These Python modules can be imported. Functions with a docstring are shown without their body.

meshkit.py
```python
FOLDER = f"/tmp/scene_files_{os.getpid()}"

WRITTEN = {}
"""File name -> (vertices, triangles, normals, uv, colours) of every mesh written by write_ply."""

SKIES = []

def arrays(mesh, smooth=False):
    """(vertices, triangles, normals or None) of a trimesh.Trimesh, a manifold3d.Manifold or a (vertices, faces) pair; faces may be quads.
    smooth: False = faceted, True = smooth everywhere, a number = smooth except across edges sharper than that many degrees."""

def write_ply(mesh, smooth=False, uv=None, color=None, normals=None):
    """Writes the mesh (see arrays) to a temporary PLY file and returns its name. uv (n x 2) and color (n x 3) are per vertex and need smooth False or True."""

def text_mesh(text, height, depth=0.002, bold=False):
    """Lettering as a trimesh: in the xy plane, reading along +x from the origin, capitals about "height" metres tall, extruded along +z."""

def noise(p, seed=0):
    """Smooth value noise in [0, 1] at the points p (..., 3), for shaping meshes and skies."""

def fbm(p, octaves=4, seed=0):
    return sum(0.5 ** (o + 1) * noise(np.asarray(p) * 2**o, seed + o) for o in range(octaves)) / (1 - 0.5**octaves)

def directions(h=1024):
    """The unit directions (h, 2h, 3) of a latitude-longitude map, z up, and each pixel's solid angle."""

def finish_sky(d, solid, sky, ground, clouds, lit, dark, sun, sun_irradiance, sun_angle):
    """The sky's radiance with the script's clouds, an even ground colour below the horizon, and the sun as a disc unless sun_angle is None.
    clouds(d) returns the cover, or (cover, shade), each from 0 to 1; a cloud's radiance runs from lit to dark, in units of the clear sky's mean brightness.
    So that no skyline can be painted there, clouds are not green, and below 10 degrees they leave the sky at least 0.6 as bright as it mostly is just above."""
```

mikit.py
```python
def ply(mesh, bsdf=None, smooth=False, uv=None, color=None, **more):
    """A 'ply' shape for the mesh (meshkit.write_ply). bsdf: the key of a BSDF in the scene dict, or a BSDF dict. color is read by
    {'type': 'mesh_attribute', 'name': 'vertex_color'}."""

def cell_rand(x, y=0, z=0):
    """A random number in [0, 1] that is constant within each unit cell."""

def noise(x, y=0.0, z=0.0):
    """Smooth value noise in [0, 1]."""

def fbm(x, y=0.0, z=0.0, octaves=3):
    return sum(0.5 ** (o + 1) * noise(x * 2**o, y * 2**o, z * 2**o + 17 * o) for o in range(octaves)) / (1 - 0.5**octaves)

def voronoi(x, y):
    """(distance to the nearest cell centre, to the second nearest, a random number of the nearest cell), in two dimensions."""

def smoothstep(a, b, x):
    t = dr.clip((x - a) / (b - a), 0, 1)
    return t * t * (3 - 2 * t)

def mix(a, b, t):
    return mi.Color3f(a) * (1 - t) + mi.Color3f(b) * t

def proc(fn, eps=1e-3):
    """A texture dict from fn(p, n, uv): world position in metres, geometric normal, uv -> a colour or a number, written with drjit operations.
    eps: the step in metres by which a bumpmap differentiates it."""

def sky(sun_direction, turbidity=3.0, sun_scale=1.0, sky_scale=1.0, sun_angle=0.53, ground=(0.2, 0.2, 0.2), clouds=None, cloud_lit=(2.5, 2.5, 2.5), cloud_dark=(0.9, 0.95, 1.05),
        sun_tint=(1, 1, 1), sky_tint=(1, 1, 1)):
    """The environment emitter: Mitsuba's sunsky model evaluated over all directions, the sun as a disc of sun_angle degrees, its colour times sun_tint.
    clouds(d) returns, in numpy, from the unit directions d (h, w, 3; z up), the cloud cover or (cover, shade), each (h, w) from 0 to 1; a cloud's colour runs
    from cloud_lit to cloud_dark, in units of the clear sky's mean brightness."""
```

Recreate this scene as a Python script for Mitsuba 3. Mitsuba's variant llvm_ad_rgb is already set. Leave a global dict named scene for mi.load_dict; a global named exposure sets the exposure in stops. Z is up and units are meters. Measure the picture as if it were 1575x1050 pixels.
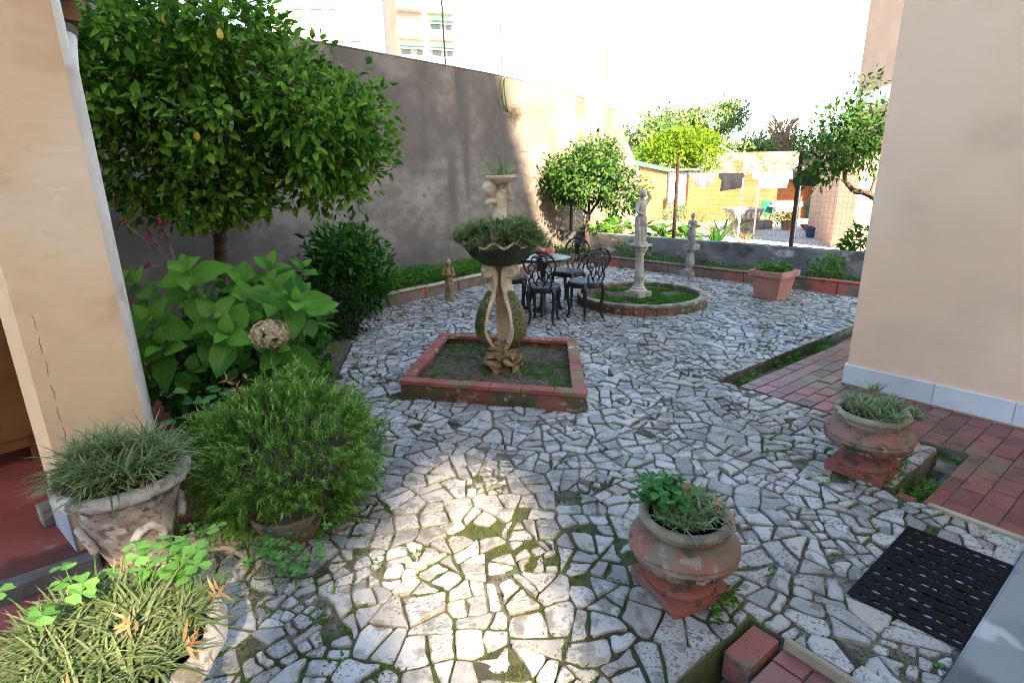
import math, random
import numpy as np, trimesh, mitsuba as mi, drjit as dr, mikit, meshkit
import manifold3d as m3
from shapely.geometry import Polygon, LineString, Point, MultiPolygon, box as sbox
from shapely import ops as sops, affinity
from scipy.spatial import Voronoi
from mikit import noise, fbm, smoothstep, mix, proc, voronoi, cell_rand

T = mi.ScalarTransform4f
rng = np.random.default_rng(7)
random.seed(7)
scene, labels = {}, {}

# ------------------------------------------------------------------ camera, sun and sky, exposure
F, PITCH, ROLL, EYE = 866.83, 0.286972, 0.0209998, 1.65
_cp, _sp, _cr, _sr = math.cos(PITCH), math.sin(PITCH), math.cos(ROLL), math.sin(ROLL)
_fwd = np.array([0, _cp, -_sp])
_up0, _right0 = np.array([0, _sp, _cp]), np.array([1.0, 0, 0])
_up = _cr * _up0 + _sr * _right0
scene['camera'] = {
    'type': 'perspective', 'fov': math.degrees(2 * math.atan(787.5 / F)), 'fov_axis': 'x', 'near_clip': 0.05, 'far_clip': 2000.0,
    'to_world': T().look_at(origin=[0, 0, EYE], target=[0, float(_fwd[1]), EYE + float(_fwd[2])], up=[float(x) for x in _up])}
SUN = np.array([0.4405, -0.8977, 0.727])
scene['sky'] = mikit.sky(SUN.tolist(), turbidity=3.5, sun_scale=1.2, sun_angle=1.1, ground=(0.25, 0.23, 0.2), sky_tint=(1.11, 1.0, 0.87))
exposure = 4.72

# site directions: uu points towards the viewer's right and back, ww towards the far right
uu = np.array([0.6112, -0.7915]); ww = np.array([0.7915, 0.6112])
AA = np.array([0.637, 0.771]); AN = np.array([-0.771, 0.637])      # along the big garden wall, and out of the garden through it
KU = np.array([0.676, -0.737]); KN = np.array([0.737, 0.676])      # along the back kerb and low wall, and out of the garden


def UW(u, w): return uu * u + ww * w


# ------------------------------------------------------------------ mesh helpers
class MB:
    def __init__(s): s.v, s.f, s.t, s.n = [], [], [], 0

    def add(s, v, f, uv=None):
        v = np.asarray(v, float).reshape(-1, 3); f = np.asarray(f, int)
        if f.ndim == 2 and f.shape[1] == 4: f = np.vstack([f[:, [0, 1, 2]], f[:, [0, 2, 3]]])
        s.v.append(v); s.f.append(f + s.n); s.n += len(v)
        if uv is None: uv = (random.random(), random.random())
        uv = np.asarray(uv, float)
        s.t.append(np.tile(uv, (len(v), 1)) if uv.ndim == 1 else uv)
        return s

    def mesh(s): return np.vstack(s.v), np.vstack(s.f), np.vstack(s.t)

    def addm(s, m, uv=None):
        return s.add(m[0], m[1], uv) if isinstance(m, tuple) else s.add(m.vertices, m.faces, uv)


def put(key, mesh, bsdf, smooth=False, uv=None, **kw):
    if isinstance(mesh, MB):
        v, f, t = mesh.mesh(); mesh = (v, f)
        uv = t if smooth in (False, True) else None
    scene[key] = mikit.ply(mesh, bsdf, smooth=smooth, uv=uv, **kw)
    return key


_used = set()


def num(base):
    if base not in _used: _used.add(base); return base
    k = 1
    while f'{base}_{k:03d}' in _used: k += 1
    key = f'{base}_{k:03d}'; _used.add(key); return key


def thing(name, label, cat, group=None, kind=None):
    key = num(name)
    labels[key] = {'label': label, 'category': cat}
    if group: labels[key]['group'] = group
    if kind: labels[key]['kind'] = kind
    return key


def struct(name):
    key = num(name); labels[key] = {'kind': 'structure'}; return key


def part(parent, name): return num(parent + '__' + name)


def stuffpart(key): labels.setdefault(key, {})['kind'] = 'stuff'; return key


def rz(a):
    c, s = math.cos(a), math.sin(a); return np.array([[c, -s, 0], [s, c, 0], [0, 0, 1]])


def frame2(d):
    """rotation that takes local x to the ground direction d."""
    return rz(math.atan2(d[1], d[0]))


def xf(m, R=None, t=(0, 0, 0), s=1.0):
    if isinstance(m, tuple): v, f = np.asarray(m[0], float), m[1]
    else: v, f = np.array(m.vertices, float), np.array(m.faces)
    v = v * s
    if R is not None: v = v @ np.asarray(R).T
    return v + np.asarray(t, float), f


def box(c, size, R=None, ch=0.0):
    c, h = np.asarray(c, float), np.asarray(size, float) / 2
    if ch <= 0:
        v = np.array([[x, y, z] for x in (-1, 1) for y in (-1, 1) for z in (-1, 1)], float) * h
        f = np.array([[0, 1, 3], [0, 3, 2], [4, 6, 7], [4, 7, 5], [0, 4, 5], [0, 5, 1], [2, 3, 7], [2, 7, 6], [0, 2, 6], [0, 6, 4], [1, 5, 7], [1, 7, 3]])
    else:
        pts = []
        for x in (-1, 1):
            for y in (-1, 1):
                for z in (-1, 1):
                    for k in range(3):
                        p = np.array([x, y, z], float) * h
                        for j in range(3):
                            if j != k: p[j] -= np.sign(p[j]) * ch
                        pts.append(p)
        hull = m3.Manifold.hull_points(np.array(pts)).to_mesh()
        v, f = np.array(hull.vert_properties[:, :3], float), np.array(hull.tri_verts)
    if R is not None: v = v @ np.asarray(R).T
    return v + c, f


def prism(poly, z0, z1):
    """extruded shapely polygon or list of xy points (with holes)."""
    P = poly if isinstance(poly, (Polygon, MultiPolygon)) else Polygon(poly)
    ms = [trimesh.creation.extrude_polygon(g, z1 - z0, engine='earcut') for g in (P.geoms if isinstance(P, MultiPolygon) else [P])]
    m = trimesh.util.concatenate(ms); m.apply_translation([0, 0, z0])
    return np.array(m.vertices), np.array(m.faces)


def lathe(prof, n=40, wob=None, cap=True):
    """revolve (r,z) profile; wob(theta array, i)->radius factor."""
    th = np.arange(n) / n * 2 * math.pi
    V = []
    for i, (r, z) in enumerate(prof):
        rr = r * (wob(th, i) if wob else np.ones(n))
        V.append(np.c_[rr * np.cos(th), rr * np.sin(th), np.full(n, z)])
    V = np.vstack(V); Fc = []
    k = np.arange(n); k2 = (k + 1) % n
    for i in range(len(prof) - 1):
        a, b = i * n, (i + 1) * n
        Fc += [np.c_[a + k, a + k2, b + k2], np.c_[a + k, b + k2, b + k]]
    if cap:
        for i, flip in ((0, True), (len(prof) - 1, False)):
            c = len(V); V = np.vstack([V, [[0, 0, prof[i][1]]]])
            tri = np.c_[i * n + k, i * n + k2, np.full(n, c)]
            Fc.append(tri[:, ::-1] if flip else tri)
    return V, np.vstack(Fc)


def tube(pts, rad, n=8, cap=True):
    pts = np.asarray(pts, float); m = len(pts)
    rad = np.broadcast_to(np.asarray(rad, float), (m,))
    tan = np.gradient(pts, axis=0); tan /= np.linalg.norm(tan, axis=1, keepdims=True) + 1e-12
    ref = np.array([0, 0, 1.0]) if abs(tan[0][2]) < 0.9 else np.array([1.0, 0, 0])
    th = np.arange(n) / n * 2 * math.pi
    V = []
    a = np.cross(ref, tan[0]); a /= np.linalg.norm(a)
    for i in range(m):
        a = a - tan[i] * (a @ tan[i]); a /= np.linalg.norm(a) + 1e-12
        b = np.cross(tan[i], a)
        V.append(pts[i] + rad[i] * (np.cos(th)[:, None] * a + np.sin(th)[:, None] * b))
    V = np.vstack(V); k = np.arange(n); k2 = (k + 1) % n; Fc = []
    for i in range(m - 1):
        A, B = i * n, (i + 1) * n
        Fc += [np.c_[A + k, A + k2, B + k2], np.c_[A + k, B + k2, B + k]]
    if cap:
        V = np.vstack([V, pts[:1], pts[-1:]]); c = m * n
        Fc += [np.c_[k2, k, np.full(n, c)], np.c_[(m - 1) * n + k, (m - 1) * n + k2, np.full(n, c + 1)]]
    return V, np.vstack(Fc)


def spline(ctrl, n=16):
    """Catmull-Rom through the control points."""
    c = np.asarray(ctrl, float); c = np.vstack([2 * c[0] - c[1], c, 2 * c[-1] - c[-2]])
    out = []
    segs = len(c) - 3
    for i in range(segs):
        t = np.linspace(0, 1, max(2, n // segs + 1))[:, None]
        p0, p1, p2, p3 = c[i:i + 4]
        q = 0.5 * (2 * p1 + (p2 - p0) * t + (2 * p0 - 5 * p1 + 4 * p2 - p3) * t ** 2 + (3 * p1 - p0 - 3 * p2 + p3) * t ** 3)
        out.append(q if i == segs - 1 else q[:-1])
    return np.vstack(out)


def blob_body(bones, edge=0.012, smooth=6):
    """one continuous smoothed surface from tapered bones ((p, r), (q, r))."""
    parts_ = []
    for (p, r), (q, s) in bones:
        a = m3.Manifold.sphere(r, 14).translate(p); b = m3.Manifold.sphere(s, 14).translate(q)
        parts_.append(m3.Manifold.batch_hull([a, b]))
    u = m3.Manifold.batch_boolean(parts_, m3.OpType.Add).refine_to_length(edge).to_mesh()
    m = trimesh.Trimesh(u.vert_properties[:, :3], u.tri_verts, process=True)
    trimesh.smoothing.filter_taubin(m, iterations=smooth)
    return m


def rough(m, amp, freq, seed=0, octaves=3):
    v, f = (np.array(m[0], float), m[1]) if isinstance(m, tuple) else (np.array(m.vertices), np.array(m.faces))
    t = trimesh.Trimesh(v, f, process=True)
    v = np.array(t.vertices); d = meshkit.fbm(v * freq + 31.7, octaves, seed) - 0.5
    return v + t.vertex_normals * (d * 2 * amp)[:, None], np.array(t.faces)


def unit(a): a = np.asarray(a, float); return a / (np.linalg.norm(a, axis=-1, keepdims=True) + 1e-12)


def leaves(P, D, N, L, W, fold=0.18, curl=0.25):
    """many pointed leaves with a folded midrib. 8 vertices and 8 triangles each."""
    n = len(P); P, D, N = np.asarray(P, float), unit(D), np.asarray(N, float)
    L = np.broadcast_to(L, (n,)); W = np.broadcast_to(W, (n,))
    N = unit(N - D * (N * D).sum(1, keepdims=True)); S = np.cross(N, D)
    tx = np.array([0, 0.34, 0.34, 0.36, 0.72, 0.72, 0.72, 1.0])
    ty = np.array([0, -0.5, 0.5, 0, -0.34, 0.34, 0, 0])
    tz = fold * np.abs(ty) - 0
    drop = -curl * tx ** 2
    V = (P[:, None] + D[:, None] * (tx[None, :, None] * L[:, None, None]) + S[:, None] * (ty[None, :, None] * W[:, None, None])
         + N[:, None] * (tz[None, :, None] * W[:, None, None] + drop[None, :, None] * L[:, None, None]))
    tri = np.array([[0, 1, 3], [0, 3, 2], [1, 4, 6], [1, 6, 3], [3, 6, 5], [3, 5, 2], [4, 7, 6], [6, 7, 5]])
    Fc = (tri[None] + 8 * np.arange(n)[:, None, None]).reshape(-1, 3)
    uv = np.stack([np.repeat(rng.random(n)[:, None], 8, 1), np.tile(tx, (n, 1))], -1)
    return V.reshape(-1, 3), Fc, uv.reshape(-1, 2)


def blades(P, D, L, W, droop=0.4, seg=3, tip=0.0):
    """many narrow blades bending under their own weight."""
    n = len(P); P, D = np.asarray(P, float), unit(D)
    L = np.broadcast_to(L, (n,)); W = np.broadcast_to(W, (n,)); droop = np.broadcast_to(droop, (n,))
    S = np.cross(D, np.array([0, 0, 1.0]) + 0.01 * rng.normal(size=(n, 3))); S = unit(S)
    rows = []
    for k in range(seg + 1):
        s = k / seg
        c = P + D * (L * s)[:, None] + np.array([0, 0, -1.0]) * (droop * L * s * s)[:, None]
        w = W * (1 - s ** 1.6 * (1 - tip)) * 0.5
        lift = np.array([0, 0, 1.0]) * (w * 0.5)[:, None]
        rows += [c - S * w[:, None] + lift, c, c + S * w[:, None] + lift]
    V = np.stack(rows, 1); m = 3 * (seg + 1); tri = []
    for k in range(seg):
        a = 3 * k
        tri += [[a, a + 1, a + 4], [a, a + 4, a + 3], [a + 1, a + 2, a + 5], [a + 1, a + 5, a + 4]]
    Fc = (np.array(tri)[None] + m * np.arange(n)[:, None, None]).reshape(-1, 3)
    uv = np.stack([np.repeat(rng.random(n)[:, None], m, 1), np.tile(np.repeat(np.arange(seg + 1) / seg, 3), (n, 1))], -1)
    return V.reshape(-1, 3), Fc, uv.reshape(-1, 2)


def rosettes(C, per, L, W, up=0.5, droop=0.45, seg=3, lean=None):
    """tufts of blades; C (n,3)."""
    C = np.asarray(C, float); n = len(C)
    a = rng.uniform(0, 2 * math.pi, (n, per)); z = rng.uniform(0.05, 1.0, (n, per)) ** 0.8 * up * 2
    D = np.stack([np.cos(a), np.sin(a), z], -1)
    if lean is not None: D = D + np.asarray(lean)[:, None, :]
    P = C[:, None] + 0.012 * rng.normal(size=(n, per, 3)) * [1, 1, 0.2]
    LL = L * rng.uniform(0.55, 1.15, n * per)
    return blades(P.reshape(-1, 3), D.reshape(-1, 3), LL, W * rng.uniform(0.7, 1.2, n * per), droop * rng.uniform(0.4, 1.4, n * per), seg)


def ball(n, shell=0.0):
    p = unit(rng.normal(size=(n, 3))); r = rng.uniform(shell ** 3, 1, n) ** (1 / 3)
    return p * r[:, None], p


def crown(centers, nclus, per, L, W, shell=0.55, spread=0.16, drop=0.2, gapf=1.6, gap=0.36, seed=3, curl=0.25, up=0.3):
    """leaf clusters filling several ellipsoids (center, radii), with holes cut by noise."""
    tot = sum(np.prod(r) ** (2 / 3) for _, r in centers); Ps, Ns = [], []
    for c, r in centers:
        k = int(nclus * np.prod(r) ** (2 / 3) / tot)
        b, nrm = ball(k * 2, shell)
        b = b * (0.82 + 0.36 * meshkit.fbm(nrm * 2.1 + seed, 3, seed))[:, None]
        p = np.asarray(c) + b * r
        keep = meshkit.fbm(p * gapf + 9.3, 2, seed + 5) > gap
        if keep.sum() < k * 0.5: keep[:] = True
        Ps.append(p[keep][:k]); Ns.append(unit(nrm[keep][:k] / np.asarray(r)))
    Pc, Nc = np.vstack(Ps), np.vstack(Ns); n = len(Pc)
    D = unit(Nc[:, None] * 0.7 + unit(rng.normal(size=(n, per, 3))) * 1.0 + [0, 0, -drop])
    P = Pc[:, None] + D * rng.uniform(0.15, 1, (n, per, 1)) * spread * 0.6 + rng.normal(size=(n, per, 3)) * spread * 0.25
    N = unit(Nc[:, None] * 0.5 + [0, 0, up + 0.5] + rng.normal(size=(n, per, 3)) * 0.45)
    LL = L * rng.uniform(0.6, 1.2, n * per); WW = LL * (W / L) * rng.uniform(0.8, 1.15, n * per)
    return leaves(P.reshape(-1, 3), D.reshape(-1, 3), N.reshape(-1, 3), LL, WW, curl=curl), Pc


def merge(*ms):
    b = MB()
    for m in ms: b.add(m[0], m[1], m[2] if len(m) > 2 else None)
    return b


def rect_pts(d0, d1, c, l0, l1):
    d0, d1, c = np.asarray(d0), np.asarray(d1), np.asarray(c)
    return [tuple(c + d0 * a * l0 / 2 + d1 * b * l1 / 2) for a, b in ((-1, -1), (1, -1), (1, 1), (-1, 1))]


# ------------------------------------------------------------------ materials
def rgb(c): return {'type': 'rgb', 'value': [float(x) for x in c]}


def mat(name, c1, c2, s=4.0, rough_=0.85, stain=None, bump=None, tone=0.0, spec=0.3, oct_=3, streak=None, metallic=0.0, speck=None):
    """stone-like material: fbm between c1 and c2, optional stain (colour, scale, lo, hi), vertical streaks, fine specks, tone per piece from uv.x."""
    def colour(p, n, uv):
        c = mix(c1, c2, smoothstep(0.3, 0.7, fbm(p.x * s, p.y * s, p.z * s, oct_)))
        if streak:
            sc, ss, lo, hi = streak
            c = mix(c, sc, smoothstep(lo, hi, fbm(p.x * ss, p.y * ss, p.z * ss * 0.12, 3)))
        if stain:
            for sc, ss, lo, hi in (stain if isinstance(stain, list) else [stain]):
                c = mix(c, sc, smoothstep(lo, hi, fbm(p.x * ss + 5.1, p.y * ss + 2.7, p.z * ss, 4)))
        if speck:
            sc, ss, lo, hi = speck
            c = mix(c, sc, smoothstep(lo, hi, noise(p.x * ss, p.y * ss, p.z * ss)))
        if tone: c = c * (1 - tone + 2 * tone * uv.x)
        return c
    b = {'type': 'principled', 'base_color': proc(colour), 'roughness': rough_, 'specular': spec, 'metallic': metallic}
    if bump:
        bs, bh = bump
        b = {'type': 'bumpmap', 'tex': proc(lambda p, n, uv: bh * fbm(p.x * bs, p.y * bs, p.z * bs, 4), eps=0.3 / bs), 'scale': 1.0, 'bsdf': b}
    scene[name] = {'type': 'twosided', 'bsdf': b}
    return name


def plain(name, c, rough_=0.6, spec=0.4, metallic=0.0):
    scene[name] = {'type': 'twosided', 'bsdf': {'type': 'principled', 'base_color': rgb(c), 'roughness': rough_, 'specular': spec, 'metallic': metallic}}
    return name


def leaf(name, dark, light, tip=None, trans=0.7, rough_=0.45, vein=None, tipfrom=0.55):
    def colour(p, n, uv):
        c = mix(dark, light, smoothstep(0.05, 0.95, uv.x * 0.75 + 0.35 * (noise(p.x * 3.1, p.y * 3.1, p.z * 3.1) - 0.3)))
        if tip: c = mix(c, tip, smoothstep(tipfrom, 1.0, uv.y) * smoothstep(0.2, 0.8, cell_rand(uv.x * 977.0)))
        return c
    scene[name] = {'type': 'principledthin', 'base_color': proc(colour), 'roughness': rough_, 'diff_trans': trans, 'spec_trans': 0.0, 'eta': 1.4}
    return name


def stone_colour(p, n, uv):
    g = fbm(p.x * 7, p.y * 7, p.z * 7, 4)
    c = mix((0.20, 0.20, 0.197), (0.43, 0.43, 0.42), smoothstep(0.15, 0.8, 0.5 * g + 0.62 * uv.x - 0.05))
    c = mix(c, (0.42, 0.37, 0.30), 0.45 * smoothstep(0.62, 0.95, cell_rand(uv.x * 9173.0)))            # some stones are warmer
    pores = smoothstep(0.53, 0.66, fbm(p.x * 120, p.y * 120, p.z * 120, 3)) * smoothstep(0.30, 0.62, fbm(p.x * 9 + 3, p.y * 9, p.z * 9, 3) + 0.25 * (cell_rand(uv.x * 531.0) - 0.5))
    c = mix(c, (0.10, 0.097, 0.088), 0.8 * pores)
    c = mix(c, (0.13, 0.125, 0.11), 0.75 * smoothstep(0.55, 0.72, fbm(p.x * 17 + 8, p.y * 17, p.z * 17, 4)))    # grime blotches
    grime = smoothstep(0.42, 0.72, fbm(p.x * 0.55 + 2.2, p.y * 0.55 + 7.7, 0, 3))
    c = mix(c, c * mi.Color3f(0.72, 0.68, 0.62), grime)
    edge = smoothstep(0.55, 1.0, uv.y + 0.5 * (fbm(p.x * 30, p.y * 30, 0, 3) - 0.5))
    return mix(c, (0.16, 0.15, 0.12), 0.5 * edge)


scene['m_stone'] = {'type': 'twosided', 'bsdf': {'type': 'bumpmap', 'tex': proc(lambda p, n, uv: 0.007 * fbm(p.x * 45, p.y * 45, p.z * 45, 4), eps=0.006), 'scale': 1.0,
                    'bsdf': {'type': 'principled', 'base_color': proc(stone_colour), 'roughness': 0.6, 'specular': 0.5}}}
STONE = 'm_stone'
BED = mat('m_bed', (0.075, 0.068, 0.052), (0.14, 0.13, 0.10), 20, 0.95, stain=[((0.055, 0.066, 0.024), 1.5, 0.5, 0.62), ((0.04, 0.036, 0.028), 7, 0.56, 0.7)], bump=(40, 0.01))
SOIL = mat('m_soil', (0.05, 0.04, 0.028), (0.10, 0.08, 0.055), 25, 0.95, stain=((0.06, 0.09, 0.03), 5, 0.52, 0.7), bump=(30, 0.03))
GROUND = mat('m_ground', (0.16, 0.14, 0.11), (0.26, 0.23, 0.19), 3, 0.95)
GRAVEL = mat('m_gravel', (0.28, 0.265, 0.235), (0.38, 0.36, 0.325), 6, 0.95, bump=(40, 0.01))
PEACH = mat('m_peach', (0.67, 0.475, 0.295), (0.73, 0.535, 0.345), 1.6, 0.9, stain=[((0.61, 0.42, 0.25), 4.5, 0.5, 0.75), ((0.75, 0.60, 0.44), 1.3, 0.54, 0.8)], bump=(40, 0.005))
PINK = mat('m_pink', (0.62, 0.43, 0.295), (0.68, 0.48, 0.335), 1.3, 0.9, stain=[((0.57, 0.405, 0.285), 2.2, 0.5, 0.8), ((0.70, 0.525, 0.385), 0.7, 0.5, 0.8)], bump=(90, 0.003))
PINKFAR = mat('m_pink_far', (0.36, 0.25, 0.19), (0.40, 0.285, 0.22), 1.3, 0.9, stain=((0.34, 0.24, 0.19), 2.2, 0.52, 0.8))
WHITEWASH = mat('m_whitewash', (0.52, 0.49, 0.44), (0.62, 0.59, 0.54), 5, 0.9, stain=((0.45, 0.38, 0.30), 6, 0.6, 0.8), bump=(30, 0.004))
CONCW = mat('m_concrete_wall', (0.15, 0.124, 0.105), (0.215, 0.182, 0.156), 7, 0.95, stain=[((0.10, 0.084, 0.072), 0.8, 0.42, 0.75), ((0.24, 0.205, 0.175), 1.5, 0.58, 0.85), ((0.125, 0.105, 0.09), 11, 0.45, 0.9)], bump=(45, 0.007), streak=((0.095, 0.08, 0.069), 2.6, 0.46, 0.7), oct_=5)
LOWW = mat('m_low_wall', (0.10, 0.105, 0.10), (0.20, 0.205, 0.195), 2.2, 0.95, stain=[((0.045, 0.05, 0.042), 2.4, 0.48, 0.7), ((0.42, 0.42, 0.40), 5, 0.64, 0.8)], bump=(22, 0.02))
REDPAINT = mat('m_red_paint', (0.225, 0.07, 0.055), (0.29, 0.10, 0.078), 6, 0.75, stain=[((0.17, 0.14, 0.07), 5, 0.54, 0.7), ((0.45, 0.38, 0.30), 9, 0.66, 0.78)], tone=0.12, bump=(40, 0.004))
REDTILE = mat('m_red_tile', (0.125, 0.037, 0.033), (0.17, 0.056, 0.047), 7, 0.42, stain=[((0.10, 0.08, 0.05), 1.1, 0.58, 0.78), ((0.075, 0.035, 0.03), 12, 0.55, 0.75)], tone=0.25, bump=(30, 0.002), spec=0.5)
MOSSRED = mat('m_mossy_red', (0.17, 0.06, 0.045), (0.22, 0.085, 0.065), 4, 0.85, stain=[((0.085, 0.075, 0.04), 3.2, 0.40, 0.54), ((0.24, 0.215, 0.16), 22, 0.6, 0.72), ((0.06, 0.055, 0.03), 9, 0.56, 0.7)], bump=(30, 0.01))
KERBM = mat('m_kerb', (0.13, 0.09, 0.07), (0.19, 0.135, 0.105), 4, 0.9, stain=[((0.12, 0.09, 0.07), 5, 0.5, 0.65), ((0.33, 0.095, 0.075), 1.6, 0.58, 0.64)], bump=(30, 0.01), tone=0.12)
KERBTOP = mat('m_kerb_top', (0.30, 0.25, 0.18), (0.38, 0.32, 0.24), 5, 0.9, stain=((0.24, 0.2, 0.15), 4, 0.55, 0.7), bump=(30, 0.008), tone=0.1)
DARKCONC = mat('m_dark_concrete', (0.10, 0.095, 0.08), (0.18, 0.17, 0.145), 8, 0.95, stain=((0.06, 0.07, 0.03), 4, 0.48, 0.65), bump=(30, 0.012))
GREYCONC = mat('m_grey_concrete', (0.11, 0.113, 0.113), (0.20, 0.203, 0.203), 5, 0.9, stain=[((0.36, 0.36, 0.345), 3.5, 0.6, 0.68), ((0.07, 0.073, 0.073), 4, 0.55, 0.75)], bump=(40, 0.006))
MARBLE = mat('m_marble', (0.42, 0.44, 0.46), (0.52, 0.54, 0.565), 3, 0.35, stain=((0.46, 0.48, 0.51), 6, 0.58, 0.75), tone=0.05, spec=0.5)
URNCONC = mat('m_urn_concrete', (0.27, 0.23, 0.195), (0.38, 0.33, 0.285), 9, 0.9, stain=[((0.12, 0.10, 0.085), 9, 0.5, 0.64), ((0.46, 0.42, 0.375), 12, 0.58, 0.72), ((0.17, 0.14, 0.12), 45, 0.55, 0.7)], bump=(28, 0.014))
URNRIM = mat('m_urn_rim', (0.36, 0.335, 0.30), (0.50, 0.47, 0.43), 14, 0.9, stain=[((0.15, 0.135, 0.115), 14, 0.55, 0.68), ((0.22, 0.2, 0.17), 50, 0.55, 0.7)], bump=(30, 0.014))
TERRA = mat('m_terracotta', (0.18, 0.082, 0.06), (0.23, 0.112, 0.085), 9, 0.88, stain=[((0.15, 0.125, 0.095), 7, 0.5, 0.66), ((0.07, 0.06, 0.05), 17, 0.56, 0.74), ((0.21, 0.185, 0.15), 34, 0.56, 0.76), ((0.12, 0.12, 0.07), 4, 0.6, 0.78)], bump=(55, 0.009))
TERRAGREY = mat('m_terracotta_weathered', (0.15, 0.10, 0.078), (0.215, 0.155, 0.12), 11, 0.9, stain=[((0.045, 0.042, 0.036), 9, 0.48, 0.62), ((0.24, 0.22, 0.18), 22, 0.56, 0.68), ((0.20, 0.08, 0.06), 5, 0.58, 0.68)], bump=(55, 0.010))
TERRACLEAN = mat('m_terracotta_clean', (0.18, 0.06, 0.046), (0.23, 0.08, 0.06), 9, 0.85, stain=[((0.14, 0.095, 0.075), 6, 0.52, 0.7), ((0.085, 0.055, 0.045), 24, 0.55, 0.7)], bump=(55, 0.005))
LICHEN = mat('m_lichen', (0.17, 0.15, 0.11), (0.27, 0.24, 0.18), 9, 0.92, stain=[((0.11, 0.10, 0.08), 9, 0.52, 0.66), ((0.42, 0.38, 0.28), 13, 0.62, 0.75)], bump=(45, 0.01))
POTPINK = mat('m_plastic_pot', (0.30, 0.13, 0.095), (0.35, 0.16, 0.12), 3, 0.65, stain=((0.36, 0.20, 0.16), 6, 0.6, 0.8))
ROCK = mat('m_ochre_rock', (0.20, 0.14, 0.065), (0.31, 0.235, 0.125), 9, 0.85, stain=[((0.10, 0.07, 0.035), 13, 0.52, 0.66), ((0.18, 0.17, 0.06), 3, 0.58, 0.75)], bump=(40, 0.008))
CREAM = mat('m_cream_stone', (0.52, 0.435, 0.315), (0.61, 0.525, 0.395), 8, 0.85, stain=((0.34, 0.275, 0.185), 9, 0.58, 0.76), bump=(40, 0.005))
PEBBLE = mat('m_green_pebble', (0.085, 0.085, 0.035), (0.17, 0.165, 0.08), 55, 0.9, stain=[((0.06, 0.07, 0.02), 4, 0.5, 0.7), ((0.30, 0.28, 0.18), 75, 0.60, 0.72), ((0.035, 0.035, 0.015), 60, 0.58, 0.7)], bump=(110, 0.012))
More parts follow.
